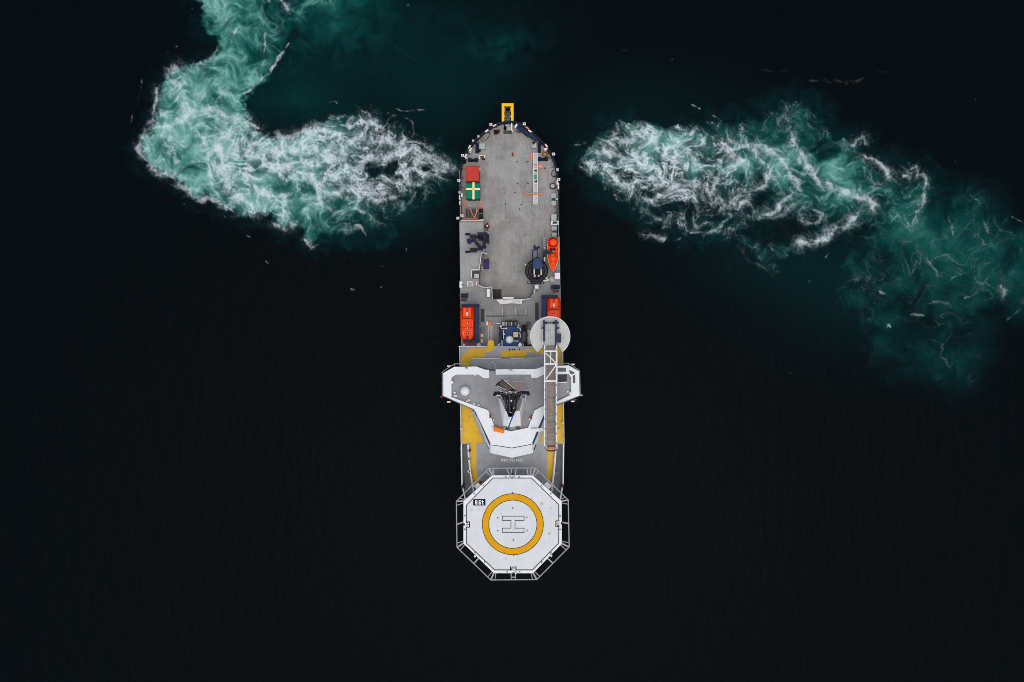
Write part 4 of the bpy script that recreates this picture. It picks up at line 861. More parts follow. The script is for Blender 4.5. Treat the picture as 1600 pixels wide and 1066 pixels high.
def hose(name, label, pts, z, w, m):
    mb = MB(); n = len(pts); q = []
    for i in range(n - 1):
        p0, p1, p2, p3 = (Vector(W(*pts[min(max(i + k, 0), n - 1)], z)) for k in (-1, 0, 1, 2))
        for t in range(6):
            t /= 6; q.append(.5 * ((2 * p1) + (p2 - p0) * t + (2 * p0 - 5 * p1 + 4 * p2 - p3) * t * t + (3 * p1 - p0 - 3 * p2 + p3) * t ** 3))
    q.append(Vector(W(*pts[-1], z))); mb.path(q, w, 6); return tag(mb.build(name, m, None, True), label, 'hose')
hose('hose', 'dark hose lying in a loose loop at the left curve of the stern', [(752, 210), (750, 216), (753, 220.5), (757, 220), (762, 216), (765, 209), (763, 207), (757, 209), (752, 211)], ZM + .06, .11, DARKG)
hose('hose', 'dark hose coiled in a ring beside the right bulwark above the red winch', [(866, 265.5), (862.8, 268), (862, 273), (864.5, 276.5), (868, 275), (869.5, 278)], ZM + .08, .15, DARKG)
hose('hose', 'thin orange hose curling by the right bulwark next to the red winch', [(868, 281), (865.5, 284), (862.5, 284.5)], ZM + .06, .12, TAN)
# bollards: two posts on a plate
def bollard(label, L, w):
    g = thing('mooring_bollard', label, 'bollard', (0, 0, 0), 'mooring bollards on the stern deck')
    MB().box(-L / 2, -w / 2, L / 2, w / 2, 0, .12).build('base_plate', NAVY, g, False, None, .03)
    for sg in (-1, 1):
        mb = MB(); mb.cyl(sg * L * .3, 0, .12, .78, w * .42, 18); mb.cyl(sg * L * .3, 0, .78, .9, w * .52, 18); mb.build('post', NAVY, g, True)
    MB().bar((-L * .3, 0, .42), (L * .3, 0, .42), .16, .16).build('crossbar', NAVY, g)
    return g
b0 = bollard('navy double bollard lying lengthwise beside a grey-green box, left of the stern', 2.0, .62); b0.location = base(745.5, 232, ZM); b0.rotation_euler = (0, 0, PI / 2)
dup(b0, base(739.5, 250.9, ZM), 0, 'navy double bollard set crosswise just behind the red container')
dup(b0, base(842.6, 231.3, ZM), PI / 2, 'navy double bollard lengthwise right of the grey-green box with a black top')
dup(b0, base(848.2, 249.5, ZM), 0, 'navy double bollard set crosswise below the coiled tan rope')
g = thing('bollard_wheel', 'dark round handwheel fixed to the left navy bollard', 'handwheel', base(749, 235.3, ZM + .3)); mb = MB(); x, y, _ = W(749, 235.3, ZM + .5); mb.cyl(x, y, ZM + .004, ZM + .5, .25, 14); mb.build('wheel', NAVY, g, True)
# grey-green lockers
def locker(label, px, py, w, h, z=.7, grp='grey deck lockers'):
    x, y, _ = W(px, py, ZM + z); g = thing('deck_locker', label, 'locker', (x, y, ZM), grp); s = (CAM_Z - ZM - z) / F; w, h = w * s / 2, h * s / 2
    MB().box(x - w, y - h, x + w, y + h, ZM, ZM + z - .08).build('body', GREENG, g); MB().box(x - w - .03, y - h - .03, x + w + .03, y + h + .03, ZM + z - .08, ZM + z).build('lid', GREENG, g, False, None, .02)
    mb = MB()
    for k in (-.5, .5): mb.box(x + k * w - .04, y - h - .06, x + k * w + .04, y - h - .031, ZM + z - .3, ZM + z - .1)
    mb.build('latch', DARKG, g); return g
locker('grey-green square locker beside the left lengthwise bollard', 753.2, 228.5, 8, 8)
locker('grey-green square locker with a black hood, left of the right lengthwise bollard', 834.4, 227.5, 7, 7)
x, y, _ = W(833.8, 223.8, ZM + .9); g = thing('ventilator_hood', 'small black hood behind the right grey-green stern locker', 'hood', (x, y, ZM)); MB().dome(x, y, ZM + .5, .34, .8).build('hood', BLACK, g, True); MB().cyl(x, y, ZM, ZM + .5, .2, 14).build('pipe', DARKG, g, True)
locker('upper of two grey-green lockers along the right side below the red winch', 865.4, 306, 7.6, 7)
locker('lower of two grey-green lockers along the right side below the red winch', 865.4, 317.4, 7.4, 7)
locker('pale locker just below the white-framed cabinet on the right side', 866, 357, 7.5, 6)
locker('pale locker just above the orange rescue boat on the right side', 866.3, 367, 7.2, 6)
x, y, _ = W(865.6, 311.7, ZM + .4); g = thing('pipe_block', 'dark pipe block between the two grey-green lockers on the right side', 'pipes', (x, y, ZM)); MB().box(x - .34, y - .16, x + .34, y + .16, ZM, ZM + .4).build('block', DARKG, g); MB().dome(x + .55, y, ZM + .5, .16).build('cap', WHITE, g, True); MB().cyl(x + .55, y, ZM, ZM + .5, .07, 8).build('stem', DARKG, g, True)
x, y, _ = W(866.3, 361.5, ZM + .4); tag(MB().box(x - .35, y - .16, x + .35, y + .16, ZM, ZM + .35).build('cable_box', DARKG), 'small dark box squeezed between two pale lockers above the rescue boat', 'box')
g = thing('white_cabinet', 'white-framed cabinet with a dark window and grey cover, right side above the rescue boat', 'cabinet', base(866.5, 342, ZM, 7.4))
MB().pbox(861.5, 335, 869.5, 345, ZM, 7.0).build('cover', LIGHTG, g); mb = MB(); mb.pbox(865.5, 335.3, 866.1, 344.8, 7.0, 7.06); mb.build('seam', MIDG, g); MB().pbox(861, 345.2, 873, 351.2, ZM, 7.5).build('frame', WHITE, g); MB().pbox(863.5, 346.2, 870.8, 349.8, 7.5, 7.54).build('window', DARKG, g); MB().pbox(860.4, 340, 861.3, 346, ZM, 6.9).build('red_edge', DARKRED, g); MB().pbox(869.7, 336.5, 871.5, 344.5, ZM, 6.8).build('dark_side', DARKG, g)
g = thing('deck_winch', 'dark red winch with a white drum at the right bulwark', 'winch', base(864.5, 291, ZM, 6.9))
x, y, _ = W(863.5, 290.3, 7.0); MB().cyl(x, y, ZM, ZM + .9, .4, 18).build('drum', LIGHTG, g, True); MB().ring(x, y, ZM + .7, .48, .08).build('rim', BLACK, g, True); MB().pbox(865.5, 287, 868.3, 293.5, ZM, 6.8).build('motor', DARKRED, g); MB().pbox(861, 292.6, 867.5, 294.4, ZM, 6.4).build('base', BLACK, g)
g = thing('rope_coil', 'coil of tan rope beside the right lengthwise bollard', 'rope', base(851.9, 241, ZM)); x, y, _ = g.location; mb = MB()
for k, (r, z) in enumerate(((.62, .1), (.48, .1), (.34, .1), (.6, .24), (.46, .24), (.55, .37))): mb.ring(x + .03 * math.sin(k * 2), y, ZM + z, r, .085, 30, 6)
mb.build('coil', TAN, g, True); MB().ring(x + .35, y, ZM + .12, .75, .06, 24, 6).build('loose_turn', BROWN, g, True)
g = thing('red_marker', 'small red marker with a pink tail standing alone mid stern deck', 'marker', base(801.6, 241, ZM, 6.6)); MB().frust([W(800.2, 238, ZM), W(802.4, 240, ZM), W(802, 244.5, ZM), W(800.2, 244.5, ZM)], [W(800.5, 239.5, 6.6), W(801.7, 240.5, 6.6), W(801.6, 243.5, 6.6), W(800.5, 243.5, 6.6)]).build('cone', DARKRED, g); MB().pbox(802.6, 240.5, 804.4, 242.3, ZM, 6.1).build('tail', SALMON, g)
g = thing('pallet_box', 'white pallet with a rust brown machine on it, below the left lengthwise bollard', 'pallet', base(753.5, 246, ZM, 6.7)); mb = MB(); mb.pbox(748.2, 242.8, 749.8, 248.5, ZM, 6.7); mb.pbox(749.9, 242.8, 758.5, 243.8, ZM, 6.7); mb.pbox(749.9, 248.2, 758.3, 249, ZM, 6.3); mb.build('frame', RAILW, g); MB().pbox(752.5, 244.3, 757.5, 248.7, ZM, 6.8).build('machine', BROWN, g); MB().pbox(756.2, 244.3, 758.2, 247, ZM, 7.0).build('lid', RAILW, g)
for px, py, lb in ((734.8, 235.7, 'pale round drum behind the left bulwark by the lengthwise bollard'), (852.4, 233.6, 'pale round drum above the coil of tan rope')):
    x, y, _ = W(px, py, 6.8); g = thing('round_drum', lb, 'drum', (x, y, ZM)); MB().cyl(x, y, ZM, 6.75, .36, 18).build('body', LIGHTG, g, True); MB().ring(x, y, 6.76, .3, .05).build('rim', PINK, g, True)
x, y, _ = W(724.5, 251.4, 6.9); g = thing('anchor_roller', 'black roller in the left bulwark beside the red container', 'roller', (x, y, ZM)); MB().cyl(x, y, ZM, 7.3, .42, 16).build('drum', BLACK, g, True); MB().bar((x - .7, y + .25, 7.35), (x + .3, y + .1, 7.35), .3).build('arm', BLACK, g)
# containers
def container(name, label, r, h, m, rust):
    z1 = ZM + h; a, b = W(r[0], r[1], z1), W(r[2], r[3], z1); x0, y0, x1, y1 = a[0], b[1], b[0], a[1]
    g = thing(name, label, 'container', ((x0 + x1) / 2, (y0 + y1) / 2, ZM)); mb = MB(); mb.box(x0 + .06, y0 + .06, x1 - .06, y1 - .06, ZM + .1, z1 - .05)
    for k in range(int((y1 - y0) / .3)): mb.box(x1 - .06, y0 + .15 + k * .3, x1 - .02, y0 + .3 + k * .3, ZM + .2, z1 - .2); mb.box(x0 + .02, y0 + .15 + k * .3, x0 + .06, y0 + .3 + k * .3, ZM + .2, z1 - .2)
    mb.build('walls', m, g); mb = MB()
    for X in (x0 + .08, x1 - .08):
        for Y in (y0 + .08, y1 - .08): mb.box(X - .08, Y - .08, X + .08, Y + .08, ZM, z1 + .02)
        mb.bar((X, y0 + .16, z1 - .06), (X, y1 - .16, z1 - .06), .14); mb.bar((X, y0 + .16, ZM + .08), (X, y1 - .16, ZM + .08), .14)
    for Y in (y0 + .08, y1 - .08): mb.bar((x0 + .16, Y, z1 - .06), (x1 - .16, Y, z1 - .06), .14)
    mb.build('frame', rust, g); return g, (x0, y0, x1, y1, z1)
REDD = paint('container_red_dark', (172, 50, 42), .6, .12)
g, (x0, y0, x1, y1, z1) = container('red_container', 'plain brick red cargo container on the left of the stern deck', (727.4, 259, 748.8, 283.6), 2.5, RED, REDD)
mb = MB()
for k in range(7): X = x0 + .3 + k * (x1 - x0 - .6) / 6; mb.box(X - .06, y0 + .2, X + .06, y1 - .2, z1 - .05, z1 - .035)
mb.build('roof_ribs', RED, g); MB().box(x1 + .03, y1 - .9, x1 + .2, y1 - .4, ZM + .8, z1 - .3).build('door_lamp', PINK, g)
MB().box(x0 + .1, y1 - .02, x1 - .1, y1 + .1, ZM + .15, z1 - .7).build('shaded_door', BROWN, g)  # brown puts the shade of the container's aft side into the colour
g, (x0, y0, x1, y1, z1) = container('covered_container', 'green tarpaulin covered container strapped with a cream cross, below the red container', (728.6, 285.6, 749.6, 311), 2.2, paint('green_steel', (10, 88, 72), .6, .15), paint('green_frame', (10, 92, 76), .6, .15))
secs = []
for k in range(9):
    t = k / 8; Y = y0 + .02 + (y1 - y0 - .04) * t; zz = z1 + .05 + .06 * math.sin(t * PI * 3 + .6) * .4
    secs.append([(x0 - .02, Y, z1 - .75 - .08 * math.sin(t * 11)), (x0 - .02, Y, zz - .06), (x0 + .14, Y, zz), (x0 + .8, Y, zz + .10), ((x0 + x1) / 2, Y, zz + .13), (x1 - .8, Y, zz + .10), (x1 - .14, Y, zz), (x1 + .02, Y, zz - .06), (x1 + .02, Y, z1 - .75 - .08 * math.sin(t * 9 + 1))])
MB().loft(secs).build('tarpaulin', GREEN, g, True)
mx, my = (x0 + x1) / 2 + .1, (y0 + y1) / 2 + .3; mb = MB(); mb.box(mx - .20, y0 - .06, mx + .20, y1 + .02, z1 - .5, z1 + .235); mb.build('strap', CREAM, g); MB().box(x0 - .05, my - .18, x1 + .05, my + .18, z1 - .5, z1 + .25).build('strap', CREAM, g); MB().box(mx - .16, my - .16, mx + .16, my + .16, z1 + .25, z1 + .27).build('buckle', paint('buckle_ochre', (214, 168, 70), .7, .1), g)
g = thing('cargo_sling', 'orange lashing lines running from the green covered container to the grey cargo basket', 'lashing', base(737, 320, ZM)); mb = MB()
for p, q in (((729, 311.5), (723.5, 325)), ((723.5, 325), (727, 344)), ((748.5, 310), (755.5, 329)), ((755, 329), (752, 343)), ((731, 312), (727.5, 325)), ((745, 312), (752, 326))): mb.bar(W(*p, 6.9 if p[1] < 315 else 6.25), W(*q, 6.2), .1)
mb.build('lines', SALMON, g)
g = thing('cargo_basket', 'grey steel cargo basket with orange slings lying across it, left side of the deck', 'basket', base(737, 334, ZM, 6.8))
MB().pbox(727.6, 325.8, 746.6, 341, ZM, 6.6).build('cover', DARKG, g); mb = MB(); mb.path([W(727.4, 325.6, 6.75), W(747, 325.6, 6.75), W(747, 341.2, 6.75), W(727.4, 341.2, 6.75)], .14, 4, True)
for k in range(1, 4): mb.bar(W(727.4 + k * 4.9, 325.7, 6.66), W(727.4 + k * 4.9, 341.1, 6.66), .09)
mb.build('frame', MIDG, g); mb = MB(); mb.path([W(734, 326, 6.8), W(741, 340.5, 6.8), W(747.5, 326, 6.8)], .11, 4); mb.path([W(745, 326, 6.82), W(743, 341, 6.82)], .1, 4); mb.bar(W(727, 342.3, 6.7), W(744, 342.3, 6.7), .14); mb.build('sling', SALMON, g)
g = thing('black_case', 'black case with a grey band right beside the cargo basket', 'case', base(751.5, 334, ZM, 6.9)); MB().pbox(748.2, 326, 754.8, 341, ZM, 6.9).build('case', BLACK, g, False, None, .05); MB().pbox(748.4, 333, 754.6, 334, 6.9, 6.93).build('band', MIDG, g)
tag(MB().pbox(750.5, 343, 755.5, 345, ZM + .004, 6.7).build('white_chest', WHITE), 'small white chest at the lower right corner of the cargo basket', 'chest')
g = thing('fire_monitor', 'dark red hydrant with a white cap on the left edge of the working deck', 'hydrant', base(760.8, 353, ZM, 7)); x, y, _ = W(761.2, 353, 7.0); MB().cyl(x, y, ZM, 6.9, .38, 16).build('body', DARKRED, g, True); MB().dome(x, y, 6.98, .22).build('cap', WHITE, g, True); mb = MB(); mb.bar((x, y - .9, 6.5), (x, y + .7, 6.5), .28, None, 8); mb.bar((x - .55, y - .1, 6.6), (x + .45, y - .1, 6.6), .22, None, 8); mb.build('branch', DARKRED, g); MB().bar((x, y - .9, 6.5), (x + .1, y - 1.4, 6.2), .1).build('hose_end', RAILW, g)
# boarding ladder on deck
g = thing('boarding_ladder', 'long white boarding ladder with rungs lying lengthwise on the right of the deck', 'ladder', base(836.5, 278, ZM, 6.5)); zt = 6.5
for u in (833.3, 839.6): MB().pbox(u - .5, 238.8, u + .5, 317.5, ZM + .12, zt).build('side_rail', WHITE, g)
MB().pbox(834, 239, 839, 317.4, ZM + .2, ZM + .28).build('floor', paint('ladder_floor', (200, 200, 206), .6, .05), g)
for k in range(26):
    yy = 241 + k * 2.95; MB().pbox(834.4, yy, 838.6, yy + .7, ZM + .29, ZM + .42).build('rung', RAILG, g)
MB().frust([W(833, 317.6, ZM + .1), W(840, 317.6, ZM + .1), W(838.8, 320, ZM + .1), W(834.2, 320, ZM + .1)], [W(833, 317.6, zt - .1), W(840, 317.6, zt - .1), W(838.8, 320, zt - .1), W(834.2, 320, zt - .1)]).build('foot', LIGHTG, g)
MB().pbox(834.3, 273, 839.2, 280, zt - .1, zt + .03).build('green_label', paint('sign_green', (70, 150, 110), .6, .1), g)
mb = MB()
for yy in (266.5, 283): mb.frust([W(834.8, yy, zt), W(838.8, yy - 1.2, zt), W(838.8, yy + 1.8, zt), W(836, yy + 1.4, zt)], [W(834.8, yy, zt + .04), W(838.8, yy - 1.2, zt + .04), W(838.8, yy + 1.8, zt + .04), W(836, yy + 1.4, zt + .04)])
mb.build('warning_mark', BLACK, g); MB().pbox(833.2, 256.8, 839.8, 258, zt, zt + .04).build('red_band', SALMON, g); mb = MB(); mb.pbox(832.2, 293, 841, 299, ZM + .02, ZM + .15); mb.pbox(832.2, 255, 841, 261, ZM + .02, ZM + .15); mb.build('wheel_block', DARKRED, g)
tag(MB().pbox(829.3, 239.5, 832, 250, ZM, 6.25).build('orange_board', SALMON), 'salmon orange board lying lengthwise left of the top of the boarding ladder', 'board')
tag(MB().prism(PP([(840.6, 257.3), (848, 259.4), (848, 263), (840.8, 261.6)], 6.3), ZM, 6.3).build('orange_board', SALMON), 'short salmon orange board right of the boarding ladder below the crosswise bollard', 'board')
tag(MB().pbox(821.8, 301.8, 847.8, 303.8, 6.56, 6.72).build('orange_beam', paint('beam_orange', (244, 112, 60), .5, .08)), 'long thin orange beam laid across the lower part of the boarding ladder', 'beam')
# working-deck sockets
mb = MB()
for u, v in ((808.3, 253), (824.7, 253), (808.5, 287), (824.8, 287), (851.5, 263), (804.5, 301), (812, 327), (814.5, 320), (790, 319)): x, y, _ = W(u, v, ZM); mb.cyl(x, y, ZM, ZM + .05, .15, 12)
mb.build('deck_socket', DARKG, ship)
# ---------------- folding crane on the port platform
g = thing('folding_crane', 'black and navy folding crane with jaw like arms on the left platform', 'crane', base(752, 378, ZB, 10)); KR = rg(715, 355, 10.665)
DN = paint('crane_navy', (20, 28, 44), .5, .2, (50, 44, 44), .4)
def kb(r, z0, z1, m, name): return MB().pbox(*KR([r[:2]])[0], *KR([r[2:]])[0], z0, z1).build(name, m, g)
kb((440, 120, 522, 250), ZB, 10.6, DN, 'pedestal'); mb = MB(); x, y, _ = W(*KR([(395, 150)])[0], 10.6); mb.cyl(x, y, ZB, 10.6, .62, 20); mb.build('slew_ring', DN, g, True)
MB().bar(W(*KR([(330, 118)])[0], 10.9), W(*KR([(500, 118)])[0], 10.9), 0.61).build('upper_arm', NAVY, g); MB().bar(W(*KR([(455, 120)])[0], 11), W(*KR([(440, 345)])[0], 11), 0.61).build('upper_arm', DN, g); MB().bar(W(*KR([(300, 250)])[0], 11), W(*KR([(385, 345)])[0], 11), 0.61).build('jib', DN, g)
MB().bar(W(*KR([(375, 335)])[0], 10.7), W(*KR([(480, 335)])[0], 10.7), 0.43).build('jib', DN, g); mb = MB(); x, y, _ = W(*KR([(190, 225)])[0], 10.2); mb.cyl(x, y, ZB, 10.2, .42, 18); mb.build('hose_drum', paint('drum_purple', (44, 44, 84), .5, .2), g, True)
MB().bar(W(*KR([(205, 155)])[0], 10.4), W(*KR([(310, 150)])[0], 10.4), 0.58).build('lower_arm', DN, g); MB().bar(W(*KR([(128, 120)])[0], 10.5), W(*KR([(212, 120)])[0], 10.5), 0.41).build('claw', BLACK, g); MB().bar(W(*KR([(235, 220)])[0], 10), W(*KR([(300, 215)])[0], 10), 0.61).build('lower_arm', DN, g)
MB().bar(W(*KR([(205, 385)])[0], 10.2), W(*KR([(320, 388)])[0], 10.2), 0.75).build('forearm', DN, g); MB().bar(W(*KR([(130, 415)])[0], 10), W(*KR([(220, 410)])[0], 10), 0.35).build('claw', BLACK, g); MB().bar(W(*KR([(310, 372)])[0], 10), W(*KR([(425, 370)])[0], 10), 0.46).build('forearm', NAVY, g)
MB().bar(W(*KR([(335, 205)])[0], 10.8), W(*KR([(410, 230)])[0], 10.8), 0.29).build('ram', BROWN, g); MB().bar(W(*KR([(300, 180)])[0], 10.6), W(*KR([(360, 150)])[0], 10.6), 0.43).build('ram', BLACK, g); mb = MB(); mb.bar(W(*KR([(488, 20)])[0], 10), W(*KR([(486, 380)])[0], 10), .08); mb.build('pipe', RAILG, g)
for p in ((515, 95), (515, 130), (440, 375), (430, 385)): x, y, _ = W(*KR([p])[0], 9.6); MB().box(x - .13, y - .13, x + .13, y + .13, ZB, 9.6).build('fitting', LIGHTG, g)
# navy box and lamps near it
g = thing('navy_chest', 'navy blue rectangular chest at the left edge of the working deck below the folding crane', 'chest', base(760, 412, ZM, 7)); MB().pbox(756, 404.5, 764, 420, ZM, 7.0).build('body', paint('chest_navy', (34, 44, 92), .5, .1), g); MB().pbox(755.8, 404.3, 764.2, 420.2, 7.0, 7.1).build('lid', paint('chest_navy', (34, 44, 92), .5, .1), g, False, None, .03)
for k, (px, py, lb) in enumerate(((757.5, 403.6, 'round white drum at the top end of the navy chest'), (753, 417.8, 'small white drum left of the navy chest, upper of two'), (752.8, 421.3, 'small white drum left of the navy chest, lower of two'))):
    x, y, _ = W(px, py, 6.7); g = thing('small_drum', lb, 'drum', (x, y, ZM)); MB().cyl(x, y, ZM + (.0), 6.7, .2, 14).build('body', LIGHTG, g, True); MB().cyl(x, y, 6.7, 6.74, .13, 14).build('lid', WHITE, g, True)
x, y, _ = W(758.6, 396.5, 7.2); g = thing('deck_lamp', 'white lamp on a post between the folding crane and the navy chest', 'lamp', (x, y, ZM)); MB().cyl(x, y, ZM, 7.1, .07, 8).build('post', RAILG, g); MB().box(x - .22, y - .13, x + .22, y + .13, 7.1, 7.3).build('lamp_head', WHITE, g)
# white table and orange red lockers
g = thing('white_locker', 'white rectangular locker with a grey lid frame at the left of the dark hatch', 'locker', base(763, 457.5, ZB, 9.3)); MB().pbox(760, 450.6, 766.6, 465, ZB, 9.25).build('body', MIDG, g); MB().pbox(760.8, 452, 765.6, 464, 9.25, 9.32).build('lid', WHITE, g)
def mooring_winch(label, px, py, mirror):
    z = ZB + 1.0; x, y, _ = W(px, py, z); g = thing('mooring_winch', label, 'winch', (x, y, ZB), 'mooring winches on the boat deck'); MB().bar((x - .8, y, ZB + .6), (x + .7, y, ZB + .6), .7, .7, 14).build('drum', NAVY, g); mb = MB(); mb.box(x + mirror * .5, y - .45, x + mirror * .85, y + .45, ZB, ZB + 1.0); mb.build('gearbox', NAVY, g); mb = MB()
    for k in (-.85, -.1, .5): mb.bar((x + k, y, ZB + .6), (x + k + .07, y, ZB + .6), .95, .95, 14)
    mb.build('flange', NAVY, g); MB().box(x - .55, y - 1.0, x + .55, y - .55, ZB, ZB + .45).build('brake_box', BROWN, g); return g
mooring_winch('navy mooring winch with rust brown box, outboard above the left lifeboat', 724, 462, 1); mooring_winch('navy mooring winch with rust brown box, outboard above the right lifeboat', 869, 448.5, -1)
# ---------------- starboard deck crane
g = thing('deck_crane', 'navy deck crane with a round caged platform and blue cab', 'crane', base(838.2, 423.5, ZM, 10)); cxr, cyr, _ = W(838.2, 423.5, 10.0)
MB().cyl(cxr, cyr, ZM, 10.6, 1.0, 28).build('pedestal', NAVY, g, True); mb = MB()
for r in (2.12, 1.5): mb.ring(cxr, cyr, 10.0, r, .07, 40)
mb.ring(cxr, cyr, 11.0, 2.12, .05, 40)
for k in range(16):
    a_ = 2 * PI * k / 16; c_, s_ = math.cos(a_), math.sin(a_); mb.bar((cxr + .9 * c_, cyr + .9 * s_, 10.0), (cxr + 2.12 * c_, cyr + 2.12 * s_, 10.0), .07); mb.bar((cxr + 2.12 * c_, cyr + 2.12 * s_, 10), (cxr + 2.12 * c_, cyr + 2.12 * s_, 11), .06)
mb.build('cage', BLACK, g); MB().prism([(cxr + 2.1 * math.cos(k * PI / 20), cyr + 2.1 * math.sin(k * PI / 20)) for k in range(40)], 9.86, 9.93).build('platform', DARKG, g)
CR = rg(810, 370, 10.66); zc2 = 12.6
MB().prism(PP(CR([(245, 400), (262, 362), (300, 345), (345, 352), (375, 385), (400, 440), (402, 510), (375, 535), (300, 538), (245, 520)]), zc2), 10.7, zc2).build('cab', paint('cab_blue', (36, 62, 104), .4, .1), g)
mb = MB(); mb.path([W(*p, zc2 + .05) for p in CR([(246, 398), (265, 360), (300, 345), (342, 352), (368, 375)])], .14, 6); mb.build('cab_hoop', BLACK, g)
MB().frust([W(*p, 11.6) for p in CR([(232, 400), (325, 360), (318, 225), (245, 225)])], [W(*p, 12.1) for p in CR([(238, 400), (318, 360), (312, 225), (250, 225)])]).build('boom', paint('boom_grey', (96, 108, 124), .45, .1), g)
mb = MB(); mb.bar(W(*CR([(228, 410)])[0], 12.2), W(*CR([(240, 215)])[0], 12.2), .14, .4); mb.bar(W(*CR([(322, 350)])[0], 12.2), W(*CR([(312, 210)])[0], 12.2), .1, .3); mb.build('boom_rail', BLACK, g)
mb = MB(); mb.prism(PP(CR([(252, 230), (250, 140), (282, 135), (290, 165), (350, 155), (362, 178), (330, 195), (312, 225)]), 12.2), 11.4, 12.2); mb.build('boom_head', NAVY, g); 
for u in (262, 378): MB().bar(W(*CR([(u, 535)])[0], 12), W(*CR([(u + 2, 640)])[0], 12), .30, None, 10).build('hydraulic_ram', BEIGE, g)
MB().pbox(*CR([(278, 538)])[0], *CR([(364, 690)])[0], 10.7, 11.7).build('winch_house', BLACK, g); MB().pbox(*CR([(245, 655)])[0], *CR([(300, 690)])[0], 11.7, 11.9).build('oil_tray', BROWN, g)
MB().bar(W(*CR([(150, 765)])[0], 11.6), W(*CR([(430, 765)])[0], 11.6), .42, .5).build('counter_beam', paint('beam_navy', (20, 26, 44), .5, .2), g); MB().bar(W(*CR([(215, 760)])[0], 11.9), W(*CR([(395, 745)])[0], 11.9), .7, .4).build('counter_beam', DN, g)
for p, r in (((275, 650), .17), ((338, 650), .17), ((180, 765), .12), ((122, 464), .12), ((400, 768), .1)): x, y, _ = W(*CR([p])[0], 12.3); MB().dome(x, y, 12.15, r).build('lamp', WHITE, g, True)
MB().pbox(*CR([(275, 800)])[0], *CR([(335, 865)])[0], ZB, 10.2).build('control_box', WHITE, g); MB().bar(W(*CR([(272, 880)])[0], 9.2), W(*CR([(272, 950)])[0], 9.2), .16).build('cable_guard', RAILW, g)
mb = MB()
for u, v in ((390, 720), (430, 735), (468, 690), (490, 720), (460, 730)): x, y, _ = W(*CR([(u, v)])[0], 9.8); mb.box(x - .18, y - .13, x + .18, y + .13, 9.3, 9.8)
mb.bar(W(*CR([(385, 725)])[0], 9.35), W(*CR([(500, 725)])[0], 9.35), .12); mb.build('valve_block', WHITE, g)
# ---------------- rescue boat
def hull_secs(L, Wd, H, z0, bow, n=14, rows=15, stern=.92):
    secs = []
    for k in range(rows):
        t = k / (rows - 1); y = L / 2 - L * t
        w = Wd / 2 * (stern + (1 - stern) * min(1, t * 4)) * (1 if t < bow else max(.02, 1 - ((t - bow) / (1 - bow)) ** 1.7)); sec = []
        for i in range(n):
            a_ = PI * (i / (n - 1)); sec.append((w * math.cos(a_) * (1 if 0 < i < n - 1 else 1), y, z0 + H - H * (1 - .35 * max(0, t - .6)) * math.sin(a_) ** .8))
        secs.append(sec)
    return secs
x, y, _ = W(864.2, 398.6, 10.2); g = thing('rescue_boat', 'open orange rescue boat with a pointed bow beside the navy deck crane', 'boat', (x, y, ZB)); bz = ZB + .6; L, Wd = 6.45, 1.9
secs = [[(px_ + x, py_ + y, pz) for px_, py_, pz in s_] for s_ in hull_secs(L, Wd, 1.15, bz, .52)]
MB().loft(secs).build('hull', ORANGE, g, True)
rim_l = [s_[0] for s_ in secs]; rim_r = [s_[-1] for s_ in secs]; mb = MB(); mb.path(rim_l, .2, 8); mb.path(rim_r, .2, 8); mb.build('gunwale', ORANGED, g, True)
mb = MB(); mb.path([(p[0] * 1.0 + .11, p[1], p[2] + .02) for p in rim_l[2:-1]], .06, 5); mb.path([(p[0] - .11, p[1], p[2] + .02) for p in rim_r[2:-1]], .06, 5); mb.build('grab_line', CREAM, g)
MB().prism([(p[0] * .9 + x * .1, p[1]) for p in rim_l[1:-1]] + [(p[0] * .9 + x * .1, p[1]) for p in rim_r[1:-1]][::-1], bz + 1.0, bz + 1.06).build('deck', ORANGED, g)
mb = MB(); mb.dome(x, y + L / 2 - .85, bz + 1.35, .72, .55, -.6); mb.build('engine_cover', ORANGE, g, True); MB().ring(x, y + L / 2 - .85, bz + 1.1, .84, .14).build('fender', paint('fender_maroon', (110, 24, 16), .6, .15), g, True)
for sx in (-.32, .22): MB().box(x + sx - .2, y + L / 2 - 2.4, x + sx + .2, y + L / 2 - 1.95, bz + 1.06, bz + 1.5).build('seat', BLACK, g, False, None, .05)
MB().box(x - .25, y + .55, x + .2, y + .7, bz + 1.06, bz + 1.35).build('console', PINK, g); BS = paint('boat_seam', (150, 40, 18), .6, .15)
for yy, hw_ in ((1.75, .8), (.95, .82), (-.25, .78), (-1.2, .55)): MB().box(x - hw_, y + yy - .06, x + hw_, y + yy + .06, bz + 1.06, bz + 1.16).build('thwart', BS, g)
MB().box(x - .05, y - 2.4, x + .05, y - .3, bz + 1.06, bz + 1.12).build('centre_seam', BS, g); MB().box(x + .3, y - .2, x + .62, y + .5, bz + 1.06, bz + 1.4).build('stowage_bag', paint('bag_red', (170, 44, 22), .7, .2), g); MB().dome(x + .02, y - L / 2 + .35, bz + 1.15, .1).build('bow_light', WHITE, g, True)
mb = MB(); mb.path([(x - .45, y + .1, bz + 1.3), (x - .4, y - 1.2, bz + 1.2), (x, y - 2.2, bz + 1.2), (x + .4, y - 1.2, bz + 1.2), (x + .45, y + .1, bz + 1.3)], .07, 6); mb.build('bow_rail', paint('rail_orange', (200, 66, 24), .5, .1), g)
mb = MB()
for dy in (-1.4, 1.4): mb.box(x - .7, y + dy - .12, x + .7, y + dy + .12, ZB, bz + .35)
mb.build('cradle', DARKG, g)
